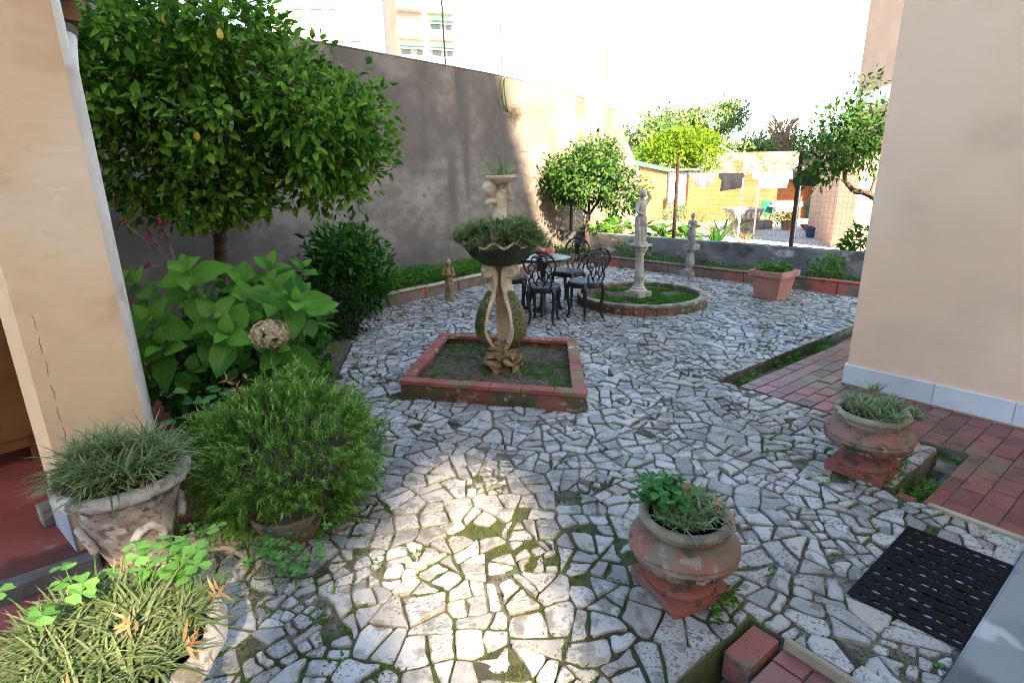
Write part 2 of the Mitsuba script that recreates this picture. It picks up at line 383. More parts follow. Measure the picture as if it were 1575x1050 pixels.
DARKGREEN = mat('m_dark_green_bowl', (0.022, 0.032, 0.020), (0.045, 0.055, 0.034), 9, 0.8, stain=((0.10, 0.10, 0.07), 8, 0.62, 0.8), bump=(70, 0.008))
STATUE = mat('m_statue', (0.32, 0.285, 0.225), (0.42, 0.38, 0.31), 9, 0.85, stain=[((0.22, 0.19, 0.15), 10, 0.56, 0.72)], bump=(60, 0.004))
STATUEGREY = mat('m_statue_grey', (0.21, 0.19, 0.17), (0.29, 0.27, 0.245), 9, 0.85, stain=((0.16, 0.14, 0.125), 10, 0.54, 0.7), bump=(60, 0.004))
STATUEBROWN = mat('m_statue_brown', (0.22, 0.14, 0.08), (0.31, 0.21, 0.125), 14, 0.85, stain=((0.14, 0.09, 0.05), 16, 0.56, 0.72))
IRON = plain('m_black_metal', (0.012, 0.013, 0.015), 0.38, 0.5)
IRONWORN = mat('m_worn_metal', (0.035, 0.04, 0.048), (0.09, 0.10, 0.115), 14, 0.42, spec=0.5)
TABLETOP = mat('m_table_top', (0.26, 0.27, 0.27), (0.40, 0.41, 0.41), 30, 0.35, stain=((0.12, 0.14, 0.19), 14, 0.58, 0.7), spec=0.5)
RUBBER = plain('m_rubber', (0.004, 0.004, 0.005), 0.7, 0.15)
RUST = mat('m_rust_post', (0.04, 0.022, 0.016), (0.065, 0.036, 0.026), 12, 0.85)
WIRE = plain('m_wire', (0.10, 0.10, 0.10), 0.5, 0.5, 0.3)
GREYPOLE = plain('m_grey_pole', (0.10, 0.09, 0.09), 0.6)
WHITEPAINT = plain('m_white_paint', (0.74, 0.75, 0.74), 0.5)
WOOD = mat('m_wood', (0.13, 0.065, 0.024), (0.19, 0.105, 0.042), 3, 0.5, streak=((0.08, 0.037, 0.015), 14, 0.45, 0.7), bump=(20, 0.002))
REDFLOOR = mat('m_red_floor', (0.21, 0.055, 0.05), (0.28, 0.085, 0.075), 4, 0.6, stain=[((0.34, 0.26, 0.23), 5, 0.6, 0.72), ((0.12, 0.05, 0.045), 3, 0.55, 0.7)])
GREYBLUE = mat('m_grey_blue', (0.25, 0.27, 0.33), (0.32, 0.34, 0.40), 4, 0.8)
ROOFT = mat('m_roof_tile', (0.24, 0.135, 0.08), (0.32, 0.19, 0.12), 6, 0.9, stain=((0.10, 0.075, 0.055), 6, 0.52, 0.7), tone=0.25)
BARK = mat('m_bark', (0.06, 0.045, 0.035), (0.12, 0.09, 0.07), 12, 0.95, bump=(40, 0.02))
BARKPALE = mat('m_bark_pale', (0.12, 0.10, 0.085), (0.2, 0.17, 0.14), 12, 0.95, bump=(40, 0.01))
ORANGEW = mat('m_orange_wall', (0.29, 0.135, 0.05), (0.33, 0.16, 0.062), 1.5, 0.9)
ORANGEW2 = mat('m_orange_wall_old', (0.22, 0.085, 0.032), (0.26, 0.105, 0.042), 1.5, 0.9, stain=((0.18, 0.065, 0.026), 2, 0.55, 0.75))
BROWNN = mat('m_brown_niche', (0.17, 0.06, 0.028), (0.22, 0.085, 0.038), 3, 0.8)
GREENROOF = plain('m_green_roof', (0.05, 0.16, 0.11), 0.6)
TEAL = mat('m_teal_door', (0.22, 0.29, 0.28), (0.32, 0.38, 0.37), 6, 0.6, stain=((0.11, 0.22, 0.21), 4, 0.5, 0.7))
CLOTHW = mat('m_white_cloth', (0.42, 0.42, 0.435), (0.48, 0.48, 0.495), 3, 0.9)
CLOTHG = mat('m_grey_cloth', (0.09, 0.093, 0.11), (0.115, 0.118, 0.135), 3, 0.9)
CLOTHB = mat('m_black_cloth', (0.006, 0.007, 0.012), (0.012, 0.013, 0.02), 3, 0.95)
BLUEPL = plain('m_blue_plastic', (0.03, 0.045, 0.11), 0.45)
GREENPL = plain('m_green_plastic', (0.01, 0.12, 0.075), 0.4)
LEMON = plain('m_lemon', (0.72, 0.50, 0.06), 0.45)
PUMPKIN = mat('m_red_pot', (0.30, 0.045, 0.022), (0.38, 0.07, 0.035), 9, 0.35, stain=((0.55, 0.30, 0.16), 10, 0.64, 0.72), spec=0.6)
APT = mat('m_apartment', (0.36, 0.265, 0.22), (0.40, 0.30, 0.25), 0.2, 0.9)
APTW = mat('m_apartment_white', (0.40, 0.375, 0.35), (0.46, 0.43, 0.40), 0.2, 0.9)
APTGLASS = plain('m_apartment_window', (0.10, 0.13, 0.15), 0.3, 0.5)
AWNING = plain('m_awning', (0.12, 0.38, 0.30), 0.8)
HILL = mat('m_hill', (0.16, 0.20, 0.19), (0.22, 0.26, 0.24), 0.05, 1.0)

LF_LEMON = leaf('m_leaf_lemon', (0.028, 0.10, 0.018), (0.14, 0.31, 0.036), tip=(0.27, 0.43, 0.055), trans=0.8, rough_=0.3, tipfrom=0.15)
LF_ORANGE = leaf('m_leaf_orange', (0.020, 0.062, 0.014), (0.075, 0.16, 0.03), trans=0.6, rough_=0.35)
LF_HYD = leaf('m_leaf_hydrangea', (0.06, 0.19, 0.022), (0.13, 0.32, 0.045), trans=0.75, rough_=0.42)
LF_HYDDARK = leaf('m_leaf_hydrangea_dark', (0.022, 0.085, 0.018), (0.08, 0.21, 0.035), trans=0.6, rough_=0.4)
LF_SHRUB = leaf('m_leaf_shrub', (0.018, 0.075, 0.012), (0.06, 0.18, 0.025), trans=0.6, rough_=0.35)
LF_IVY = leaf('m_leaf_ivy', (0.012, 0.03, 0.012), (0.035, 0.065, 0.022), trans=0.4)
LF_ROSEM = leaf('m_leaf_rosemary', (0.06, 0.165, 0.028), (0.18, 0.36, 0.07), tip=(0.33, 0.52, 0.12), trans=0.65, rough_=0.5, tipfrom=0.25)
LF_SPIKE = leaf('m_leaf_spiky', (0.065, 0.11, 0.04), (0.17, 0.225, 0.10), tip=(0.31, 0.285, 0.20), trans=0.45, rough_=0.5, tipfrom=0.6)
LF_SPIKELIGHT = leaf('m_leaf_spiky_light', (0.11, 0.17, 0.055), (0.30, 0.38, 0.17), tip=(0.50, 0.47, 0.33), trans=0.6, rough_=0.5, tipfrom=0.6)
LF_SPIKEG = leaf('m_leaf_spiky_grey', (0.10, 0.16, 0.07), (0.28, 0.36, 0.19), tip=(0.46, 0.42, 0.30), trans=0.5, rough_=0.5)
LF_BOWL = leaf('m_leaf_bowl', (0.10, 0.16, 0.05), (0.26, 0.34, 0.14), tip=(0.36, 0.32, 0.20), trans=0.6, rough_=0.5)
LF_CLOVER = leaf('m_leaf_clover', (0.10, 0.27, 0.06), (0.20, 0.42, 0.11), trans=0.9, rough_=0.5)
LF_WEED = leaf('m_leaf_weed', (0.035, 0.11, 0.016), (0.12, 0.27, 0.04), trans=0.7, rough_=0.5)
LF_MOSS = leaf('m_leaf_moss', (0.045, 0.062, 0.016), (0.10, 0.125, 0.036), trans=0.5, rough_=0.7)
LF_ROSE = leaf('m_leaf_rose', (0.04, 0.14, 0.04), (0.09, 0.23, 0.07), trans=0.6)
LF_YEL = leaf('m_leaf_yellow_hedge', (0.08, 0.17, 0.012), (0.25, 0.37, 0.035), trans=0.9)
LF_FAR = leaf('m_leaf_far', (0.10, 0.18, 0.06), (0.26, 0.36, 0.14), trans=0.8)
LF_DRY = leaf('m_dry_flower', (0.32, 0.20, 0.09), (0.52, 0.37, 0.20), trans=0.7, rough_=0.7)
LF_DRYPALE = leaf('m_dry_stems', (0.24, 0.20, 0.13), (0.38, 0.33, 0.23), trans=0.5, rough_=0.8)
LF_HYDFLOWER = leaf('m_dry_hydrangea', (0.42, 0.34, 0.20), (0.64, 0.56, 0.40), tip=(0.46, 0.30, 0.28), trans=0.6, rough_=0.8)
LF_RED = leaf('m_red_flower', (0.20, 0.02, 0.04), (0.42, 0.08, 0.12), trans=0.6)
LF_PALE = leaf('m_variegated', (0.12, 0.22, 0.05), (0.42, 0.48, 0.22), trans=0.8)
LF_AGAVE = leaf('m_leaf_agave', (0.10, 0.17, 0.08), (0.30, 0.36, 0.18), trans=0.3)

# ------------------------------------------------------------------ ground, paving, paths
k = struct('ground'); put(k, prism(sbox(-300, -60, 300, 500), -0.6, -0.2), GROUND)

K0, KC, KE = np.array([-1.88, 7.02]), np.array([1.33, 10.95]), np.array([4.66, 7.32])
ringC, ringR = np.array([1.727, 7.372]), 0.84
PL = [np.array(p) for p in ((-0.885, 4.12), (0.525, 3.755), (0.62, 5.17), (-0.715, 5.49))]     # square planter outer corners on the ground
left_line = [K0 - AA * 7, K0]
garden = Polygon([tuple(K0 - AA * 5.2), tuple(KC), tuple(KE), tuple(UW(-2.42, 8.25)), tuple(UW(-2.42, 3.99)), tuple(UW(-0.87, 3.96)), tuple(UW(-0.87, 3.18)),
                  tuple(UW(-0.30, 3.18)), tuple(UW(-0.30, 1.80)), tuple(UW(-0.86, 1.80)), tuple(UW(-0.86, 0.2)), (-1.05, 0.35), (-1.55, 1.75), (-1.62, 2.40), (-1.42, 2.75), (-1.45, 4.0), (-1.66, 5.6), tuple(K0 - AA * 0.4)])
ring_outer = Point(*ringC).buffer(ringR, 48)
planter_outer = Polygon([tuple(p) for p in PL])
pv = struct('paving')
put(pv, prism(garden, -0.5, -0.011), BED)


def crazy(area, s, amin, amax, seed, gap=0.0036):
    r = np.random.default_rng(seed)
    x0, y0, x1, y1 = area.bounds
    xs, ys = np.meshgrid(np.arange(x0 - s, x1 + s, s), np.arange(y0 - s, y1 + s, s))
    P = np.c_[xs.ravel(), ys.ravel()] + r.uniform(-0.48, 0.48, (xs.size, 2)) * s
    vor = Voronoi(P); out = []

    def split(poly, lim, depth=0):
        if poly.area < lim or depth > 5: out.append(poly); return
        q = np.array(poly.minimum_rotated_rectangle.exterior.coords)[:4]
        e0, e1 = q[1] - q[0], q[2] - q[1]
        ax = e0 if np.linalg.norm(e0) > np.linalg.norm(e1) else e1
        a = math.atan2(ax[1], ax[0]) + math.pi / 2 + r.normal() * 0.28
        c = np.array(poly.centroid.coords[0]) + unit(ax) * r.normal() * 0.09 * np.linalg.norm(ax)
        d = np.array([math.cos(a), math.sin(a)]) * 3
        for g in sops.split(poly, LineString([c - d, c + d])).geoms: split(g, lim * r.uniform(0.85, 1.2), depth + 1)
    for reg in vor.point_region:
        idx = vor.regions[reg]
        if -1 in idx or not idx: continue
        c = Polygon(vor.vertices[idx]).intersection(area)
        for g in getattr(c, 'geoms', [c]):
            if isinstance(g, Polygon) and g.area > 0.002: split(g, r.uniform(amin, amax))
    stones = []
    for p in out:
        g = p.buffer(-gap * r.uniform(0.6, 2.4), join_style=2).simplify(0.006)
        if isinstance(g, MultiPolygon): g = max(g.geoms, key=lambda a: a.area)
        if g.is_empty or g.area < 0.0012 or g.area / (g.length ** 2) < 0.028: continue
        stones.append(g)
    return stones


def stone_mesh(g, r, z=0.0, depth=0.02, jit=0.006, bevel=0.006):
    c = np.array(g.exterior.coords)[:-1]
    if Polygon(c).exterior.is_ccw is False: c = c[::-1]
    pts = []
    for i in range(len(c)):
        a, b = c[i], c[(i + 1) % len(c)]; L = np.linalg.norm(b - a); pv_, nx = c[i - 1], b
        # knock the corner off a little
        da = unit(pv_ - a) * min(0.012, 0.2 * np.linalg.norm(pv_ - a)) * r.uniform(0.3, 1.2); db = unit(b - a) * min(0.012, 0.2 * L) * r.uniform(0.3, 1.2)
        pts += [a + da, a + db]
        if L > 0.07:
            m = a + (b - a) * r.uniform(0.35, 0.65); nn = np.array([-(b - a)[1], (b - a)[0]]) / L
            pts.append(m + nn * r.normal() * jit)
    pts = np.array(pts); n = len(pts); cen = pts.mean(0)
    ins = cen + (pts - cen) * (1 - bevel / (np.linalg.norm(pts - cen, axis=1, keepdims=True) + 1e-6) * r.uniform(0.7, 1.5, (n, 1)))
    tilt = r.normal(size=2) * 0.035; h = z + r.normal() * 0.004
    def zz(p, o): return o + (p - cen) @ tilt
    V = np.vstack([np.c_[pts, np.full(n, z - depth)], np.c_[pts, zz(pts, h - bevel * 0.7)], np.c_[ins, zz(ins, h) + r.normal(size=n) * 0.0012], [[*cen, h + 0.002]]])
    k_ = np.arange(n); k2 = (k_ + 1) % n; Fc = []
    for a in (0, n): Fc += [np.c_[a + k_, a + k2, a + n + k2], np.c_[a + k_, a + n + k2, a + n + k_]]
    Fc.append(np.c_[2 * n + k_, 2 * n + k2, np.full(n, 3 * n)])
    return V, np.vstack(Fc), np.r_[np.ones(2 * n), np.full(n, 0.72), 0.0]


area = garden.difference(ring_outer.buffer(0.005)).difference(planter_outer.buffer(0.008)).intersection(sbox(-3.4, 0.6, 8, 12))
stones = crazy(area, 0.22, 0.0045, 0.024, 11)
_dr = np.random.default_rng(77); stones = [g for g in stones if not (g.area < 0.0075 and _dr.random() < 0.07)]
sr = np.random.default_rng(5)


def seen_size(g):
    x, y = g.centroid.coords[0]
    if y < 1.25 or abs(x) > 0.98 * y + 0.05 or x < -0.62 * y + 0.15 or (x < -0.55 * y and y < 3.2): return 0
    return g.area / (x * x + y * y + 2.7) ** 1.5


order = sorted(range(len(stones)), key=lambda i: -seen_size(stones[i]))
rest = MB()
for rank, i in enumerate(order):
    v, f, eg = stone_mesh(stones[i], sr)
    if np.hypot(v[0, 0] - 1.725, v[0, 1] - 1.955) < 0.5: v[:, 2] = np.minimum(v[:, 2], 0.003)      # trodden level under the mat
    tone = np.full(len(v), sr.beta(1.6, 1.5)); uvs = np.c_[tone, eg]
    if rank < 290:
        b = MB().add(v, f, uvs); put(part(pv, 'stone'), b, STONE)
    else: rest.add(v, f, uvs)
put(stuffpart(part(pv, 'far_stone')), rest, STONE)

# moss and tiny grass growing in the joints (patchy)
gaps = area.buffer(-0.02)
from shapely import union_all, contains_xy, STRtree
tr = STRtree([g.buffer(-0.006) for g in stones])
cand = np.random.default_rng(21).uniform([-3, 1.1], [6, 11], (150000, 2))
cand = cand[contains_xy(gaps, cand[:, 0], cand[:, 1])]
patch = meshkit.fbm(np.c_[cand * 0.9, np.zeros(len(cand))], 3, 4)
cand = cand[(patch + rng.normal(size=len(cand)) * 0.08 > 0.43) & (np.abs(cand[:, 0]) < cand[:, 1] * 1.0 + 0.3)]
near_ = cand[rng.random(len(cand)) < np.clip(5.5 / (cand[:, 1] + 0.5), 0.25, 1)]
from shapely import points as spoints
inside = np.zeros(len(near_), bool); hit = tr.query(spoints(near_), predicate='within'); inside[hit[0]] = True
C = near_[~inside]
k = thing('moss', 'green moss and seedling weeds growing in the joints of the crazy paving', 'moss', kind='stuff')
put(k, merge(rosettes(np.c_[C, np.full(len(C), -0.012)], 5, 0.024, 0.007, up=0.6, droop=0.3, seg=1)), LF_MOSS)
big = C[meshkit.fbm(np.c_[C * 1.7, np.ones(len(C))], 3, 9) > 0.6][::14]
a = rng.uniform(0, 6.283, len(big) * 7)
k = thing('joint_weeds', 'small leafy weeds sprouting between the paving stones', 'weeds', kind='stuff')
put(k, merge(leaves(np.repeat(np.c_[big, np.full(len(big), -0.008)], 7, 0) + rng.normal(size=(len(a), 3)) * [0.014, 0.014, 0.004], np.c_[np.cos(a), np.sin(a), rng.uniform(0.2, 1.2, len(a))], np.tile([0, 0, 1.0], (len(a), 1)), rng.uniform(0.012, 0.03, len(a)), rng.uniform(0.008, 0.016, len(a)))), LF_WEED)

# gutter channel bottoms and tile paths on the house side
k = struct('gutter_channel')
put(k, prism([tuple(UW(-2.5, 9)), tuple(UW(-2.5, 3.9)), tuple(UW(-0.8, 3.9)), tuple(UW(-0.8, -1)), tuple(UW(3, -1)), tuple(UW(3, 9))], -0.19, -0.125), DARKCONC)


def tile_field(name, poly, z, l=0.2, w=0.1, gap=0.006, rev=False, limit=300, near=(0, 0), mat_=REDTILE):
    k_ = struct(name); put(k_, prism(poly, z - 0.2, z - 0.008), DARKCONC)
    P = Polygon(poly); c = np.array(poly); us, wsx = c @ uu, c @ ww
    tiles = []
    for i, u0 in enumerate(np.arange(us.min(), us.max(), w)):
        for w0 in np.arange(wsx.min() - l * (0.5 if i % 2 else 0), wsx.max(), l):
            q = Polygon([tuple(UW(u0 + gap / 2, w0 + gap / 2)), tuple(UW(u0 + w - gap / 2, w0 + gap / 2)), tuple(UW(u0 + w - gap / 2, w0 + l - gap / 2)), tuple(UW(u0 + gap / 2, w0 + l - gap / 2))]).intersection(P.buffer(-0.002))
            if isinstance(q, Polygon) and q.area > 0.001: tiles.append(q)
    tiles.sort(key=lambda g: np.hypot(g.centroid.x - near[0], g.centroid.y - near[1]))
    rest_ = MB()
    for j, q in enumerate(tiles):
        cc = np.array(q.exterior.coords)[:-1]; n = len(cc); cen = cc.mean(0); ins = cen + (cc - cen) * 0.965
        h = z + rng.normal() * 0.0012; tl = rng.normal(size=2) * 0.012
        V = np.vstack([np.c_[cc, np.full(n, z - 0.012)], np.c_[cc, h - 0.003 + (cc - cen) @ tl], np.c_[ins, h + (ins - cen) @ tl], [[*cen, h]]])
        a_ = np.arange(n); b_ = (a_ + 1) % n; Fc = []
        for s0 in (0, n): Fc += [np.c_[s0 + a_, s0 + b_, s0 + n + b_], np.c_[s0 + a_, s0 + n + b_, s0 + n + a_]]
        Fc.append(np.c_[2 * n + a_, 2 * n + b_, np.full(n, 3 * n)])
        if j < limit: put(part(k_, 'tile'), MB().add(V, np.vstack(Fc)), mat_)
        else: rest_.add(V, np.vstack(Fc))
    if rest_.n: put(stuffpart(part(k_, 'far_tile')), rest_, mat_)
    return k_


tile_field('tiled_path', [tuple(UW(-2.28, 4.10)), tuple(UW(-0.745, 4.10)), tuple(UW(-0.745, 3.21)), tuple(UW(1.6, 3.21)), tuple(UW(1.6, 4.78)), tuple(UW(-1.78, 4.78)), tuple(UW(-1.78, 8.6)), tuple(UW(-2.28, 8.6))], -0.045, near=(2.4, 3.2), l=0.2, w=0.115)
tile_field('near_tiled_path', [tuple(UW(-0.72, 1.775)), tuple(UW(-0.72, 0.9)), tuple(UW(0.4, 0.9)), tuple(UW(0.4, 1.775))], -0.03, l=0.2, w=0.115)
# pale metal threshold strips along the tile edges, small red bricks closing the gutter
k = thing('threshold_strip', 'pale cream edging strip between the stone slab and the far red tiles', 'edging')
put(k, box(np.r_[UW(0.3, 3.193), -0.02], (2.0, 0.03, 0.06), frame2(uu), 0.004), KERBTOP, 30)
k = thing('threshold_strip', 'pale cream edging strip along the red tiles at the bottom of the photo', 'edging')
put(k, box(np.r_[UW(-0.1, 1.79), -0.018], (1.24, 0.022, 0.06), frame2(uu), 0.004), KERBTOP, 30)
k = thing('edging_brick', 'red brick closing the gutter beside the near tiled path', 'brick')
put(k, MB().addm(rough(xf(trimesh.creation.box((0.10, 0.20, 0.11)).subdivide_to_size(0.02), frame2(uu), (*UW(-0.79, 1.69), -0.075)), 0.0012, 30)), TERRACLEAN)
k = thing('edging_brick', 'flat red brick closing the gutter beside the rear urn slab', 'brick')
put(k, box(np.r_[UW(-0.80, 3.21), -0.045], (0.09, 0.07, 0.07), frame2(uu), 0.008), MOSSRED, 30)
k = thing('door_step', 'grey concrete door step at the right edge behind the black mat', 'step')
put(k, box(np.r_[UW(0.6, 2.45), -0.02], (1.8, 2.2, 0.10), frame2(uu), 0.012), GREYCONC, 30)

k = struct('hydrangea_bed'); put(k, prism([(-1.64, 2.40), (-1.43, 2.75), (-1.46, 4.0), (-1.67, 5.6), (-2.2, 6.7), (-4.6, 5.0), (-1.9, 2.6)], -0.4, 0.02), SOIL)
# left porch floor
k = struct('porch_floor')
put(k, prism([(-2.0, 2.14), (-1.55, 2.52), (-4.3, 6.2), (-6.2, 4.6), (-3.2, 1.15)], -0.4, 0.03), REDFLOOR)
k = thing('porch_threshold', 'worn grey stone threshold at the edge of the red porch floor', 'threshold')
put(k, box(np.r_[np.array([-2.02, 2.11]) - ww * 0.45, -0.02], (1.2, 0.07, 0.13), frame2(ww), 0.008), GREYCONC, 30)
k = struct('side_path')
put(k, prism([(-1.6, 1.9), (-1.95, 2.08), (-3.3, 1.0), (-2.2, -0.4), (-1.05, 0.3)], -0.4, -0.02), REDFLOOR)

# ------------------------------------------------------------------ garden bed kerbs and soil
k = struct('left_bed_soil')
wb0 = np.array([0, 10.83])
put(k, prism([tuple(K0 - AA * 6 + AN * 0.06), tuple(KC + AN * 0.06), tuple(KC + AN * 1.5 + AA * 0.2), tuple(K0 - AA * 6 + AN * 1.5)], -0.4, 0.09), SOIL)
k = struct('back_bed_soil')
put(k, prism([tuple(KC + KN * 0.06 - KU * 0.3), tuple(KE + KU * 1.6 + KN * 0.06), tuple(KE + KU * 1.6 + KN * 0.9), tuple(KC + KN * 0.9 - KU * 1.5)], -0.4, 0.085), SOIL)


def kerb(a, b, n_out, label, h=0.15, w=0.11, L=0.62):
    kk = thing('bed_kerb', label, 'kerb')
    d = unit(b - a); tot = np.linalg.norm(b - a); m = int(tot / L); L = tot / m
    for i in range(m):
        c = a + d * (i + 0.5) * L + n_out * w / 2
        hh = h + rng.normal() * 0.004
        put(part(kk, 'kerb_block'), MB().addm(rough(xf(box((0, 0, 0), (L - 0.008, w, hh + 0.1), None, 0.012), frame2(d), (*c, hh / 2 - 0.05)), 0.002, 9, i)), KERBM)
        put(part(kk, 'coping'), MB().addm(xf(box((0, 0, 0), (L - 0.004, w + 0.02, 0.022), None, 0.006), frame2(d), (*c, hh + 0.0125))), KERBTOP if 'left' in label else KERBM)
    return kk


kerb(K0 - AA * 1.6, KC, AN, 'long brown kerb with pale coping along the left bed below the tall wall', 0.15)
kerb(KC - KU * 0.0, KE + KU * 1.0, KN, 'brown kerb with red paint patches along the back bed below the fence', 0.15)

# ------------------------------------------------------------------ tall garden wall (left and back)
k = thing('garden_wall', 'tall dark roughcast concrete wall running along the left of the garden', 'wall')
wl = lambda t: wb0 + AA * t
prof = [(-12, 0.0), (-12, 3.32), (0, 3.30), (1.6, 3.25), (3.0, 3.1), (4.15, 2.98), (4.3, 2.55), (5.3, 1.6), (5.4, 0.0)]
Pw = Polygon(prof)
vw, fw = prism(Pw, 0, 0.28)
vw = np.c_[wl(0)[0] + AA[0] * vw[:, 0] + AN[0] * vw[:, 2], wl(0)[1] + AA[1] * vw[:, 0] + AN[1] * vw[:, 2], vw[:, 1]]
fw = fw[:, ::-1]
put(k, (vw, fw), CONCW)
cp = MB()
for a0, a1 in zip(np.linspace(-12, 4.1, 15)[:-1], np.linspace(-12, 4.1, 15)[1:]):
    z0, z1 = np.interp([a0, a1], [-12, 0, 1.6, 3.0, 4.15], [3.32, 3.30, 3.25, 3.1, 2.98])
    c0, c1 = wl(a0) + AN * 0.14, wl(a1) + AN * 0.14
    cp.addm(tube([np.r_[c0, z0], np.r_[c1 - AA * 0.004, z1]], 0.15, 10))
cpv, cpf, _ = cp.mesh()
base = np.interp((cpv[:, :2] - wb0) @ AA, [-12, 0, 1.6, 3.0, 4.15], [3.32, 3.30, 3.25, 3.1, 2.98])
cpv[:, 2] = base + (cpv[:, 2] - base) * 0.22 + 0.008
put(part(k, 'coping'), (cpv, cpf), CONCW)

# thin posts and a stretched wire above the wall
for (t, hgt, lean, lab) in ((-1.35, 1.9, -0.03, 'thin dark fence post rising from the wall top nearest the lemon tree'), (0.05, 1.9, -0.02, 'thin fence post on the wall top above the tuft of dry weeds'),
                            (2.0, 1.9, 0.0, 'thin pale fence post on the sunlit part of the wall'), (3.75, 2.9, -0.1, 'tall thin post at the far end of the garden wall')):
    z0 = float(np.interp(t, [-12, 0, 1.6, 3.0, 4.15], [3.32, 3.30, 3.25, 3.1, 2.98]))
    c = wl(t) + AN * 0.14
    put(thing('wall_post', lab, 'post', 'posts on top of the tall garden wall'), tube([np.r_[c, z0 - 0.05], np.r_[c + AA * lean * 1.0, z0 + hgt]], 0.014, 8), GREYPOLE, 60)
wx = np.linspace(0, 1, 24)
A0, A1 = np.array([-1.62, 6.6, 1.86]), np.array([3.35, 14.1, 2.47])
pw = A0 + (A1 - A0) * wx[:, None]; pw[:, 2] -= 0.10 * 4 * wx * (1 - wx)
put(thing('washing_line', 'thin wire stretched across the garden in front of the tall wall', 'wire'), tube(pw, 0.0035, 6), WIRE, 60)

# ------------------------------------------------------------------ low back wall, fence
lwA = KC + KN * 0.62 - KU * 1.2
k = thing('low_wall', 'low mouldy concrete wall with a wire fence on top at the back', 'wall')
LWL = 7.4
put(k, MB().addm(rough(xf(trimesh.creation.box((LWL, 0.2, 0.9)).subdivide_to_size(0.12), frame2(KU), (*(lwA + KU * LWL / 2 + KN * 0.1), 0.05)), 0.006, 5, 2)), LOWW)
lw_top = 0.50
fence = thing('wire_fence', 'green welded wire mesh fence standing on the low back wall', 'fence')
fpost = []
for i, t in enumerate((0.35, 2.80, 4.85, 7.1)):
    c = lwA + KU * t + KN * 0.1
    lean = 0.03
    put(part(fence, 'post'), box((c[0] + 0.01, c[1], lw_top + 0.65), (0.05, 0.05, 1.5), frame2(KU), 0.004), RUST)
wm = MB()
for z in np.arange(0.08, 1.32, 0.075):
    wm.addm(tube([np.r_[lwA + KU * 0.3 + KN * 0.07, lw_top + z], np.r_[lwA + KU * 7.3 + KN * 0.07, lw_top + z]], 0.0016, 3, False))
for t in np.arange(0.3, 7.3, 0.06):
    wm.addm(tube([np.r_[lwA + KU * t + KN * 0.074, lw_top + 0.05], np.r_[lwA + KU * t + KN * 0.074, lw_top + 1.3]], 0.0016, 3, False))
put(stuffpart(part(fence, 'mesh_wire')), wm, WIRE)

# ------------------------------------------------------------------ house on the right
HC = UW(-1.76, 4.80)
house = thing('house', 'pale pink rendered house corner with white marble skirting on the right', 'house')
put(part(house, 'wall'), prism([tuple(UW(-1.76, 4.8)), tuple(UW(5.0, 4.8)), tuple(UW(5.0, 6.4)), tuple(UW(-1.76, 6.4))], -0.3, 5.0), PINK)
sk = -1.775
for i, L in enumerate((0.62, 0.46, 0.62, 0.62, 0.62, 0.62)):
    put(part(house, 'skirting_slab'), MB().addm(box(np.r_[UW(sk + L / 2, 4.794), 0.045 + 0.001 * (i % 2)], (L - 0.003, 0.034, 0.16), frame2(uu), 0.003)), MARBLE)
    sk += L
sk = 4.81
for i in range(3):
    put(part(house, 'skirting_slab'), MB().addm(box(np.r_[UW(-1.766, sk + 0.26), 0.045], (0.517, 0.034, 0.16), frame2(ww), 0.003)), MARBLE)
    sk += 0.52

# ------------------------------------------------------------------ peach building on the left
gb = thing('porch_building', 'peach plastered building on the left with a porch opening and tiled eaves', 'building')
pA, pB = np.array([-2.01, 2.23]), np.array([-1.757, 2.535])
d = unit(pB - pA); nb = np.array([d[1], -d[0]])
put(part(gb, 'pillar'), MB().addm(prism([tuple(pA), tuple(pB - d * 0.03), tuple(pB - nb * 0.03), tuple(pB - nb * 0.34), tuple(pA - nb * 0.34)], -0.3, 3.6)), PEACH)
cz = np.linspace(0.35, 1.15, 70); cx2 = 0.055 + 0.006 * np.sin(cz * 23) + 0.004 * np.sin(cz * 61)
cx2 = 0.055 + 0.002 * np.sin(cz * 43) + 0.0015 * np.sin(cz * 97)
put(part(gb, 'crack'), tube([np.r_[pA + d * x_ - nb * (0.0006 + 0.001 * math.sin(z_ * 61)), z_] for x_, z_ in zip(cx2, cz)], 0.0014, 5), DARKCONC)
cst = tube([np.r_[pB - d * 0.028 - nb * 0.028, -0.2], np.r_[pB - d * 0.028 - nb * 0.028, 3.45]], 0.030, 14)
put(part(gb, 'corner_bead'), cst, WHITEWASH, 50)
put(part(gb, 'skirting'), box(np.r_[pA - nb * 0.17 - d * 0.006, 0.1], (0.012, 0.342, 0.26), frame2(d)), GREYBLUE)
# back part of the building beyond the pillar and the porch inside
q0 = pB - nb * 0.34
put(part(gb, 'side_wall'), prism([tuple(q0), tuple(q0 - nb * 4.2), tuple(q0 - nb * 4.2 - d * 0.25), tuple(q0 - d * 0.25)], -0.3, 2.35), PEACH)
put(part(gb, 'back_wall'), prism([tuple(q0 - nb * 4.0 - d * 0.26), tuple(q0 - nb * 4.0 - d * 4.0), tuple(q0 - nb * 4.25 - d * 4.0), tuple(q0 - nb * 4.25 - d * 0.26)], -0.3, 2.35), GREYBLUE)
pipe = [np.r_[pB + d * 0.10 - nb * 0.38, 2.29], np.r_[pB + d * 0.06 - nb * 0.30, 2.15], np.r_[pB + d * 0.045 - nb * 0.26, 2.0], np.r_[pB + d * 0.04 - nb * 0.26, 0.1]]
put(part(gb, 'downpipe'), tube(spline(pipe, 20), 0.035, 12), WHITEWASH, 50)
roof = part(gb, 'roof')
put(roof, prism([tuple(pB + d * 0.16 - nb * 0.36), tuple(pB + d * 0.16 - nb * 4.6), tuple(pA - d * 3.6 - nb * 4.6), tuple(pA - d * 3.6 - nb * 0.36)], 2.36, 2.42), WOOD)
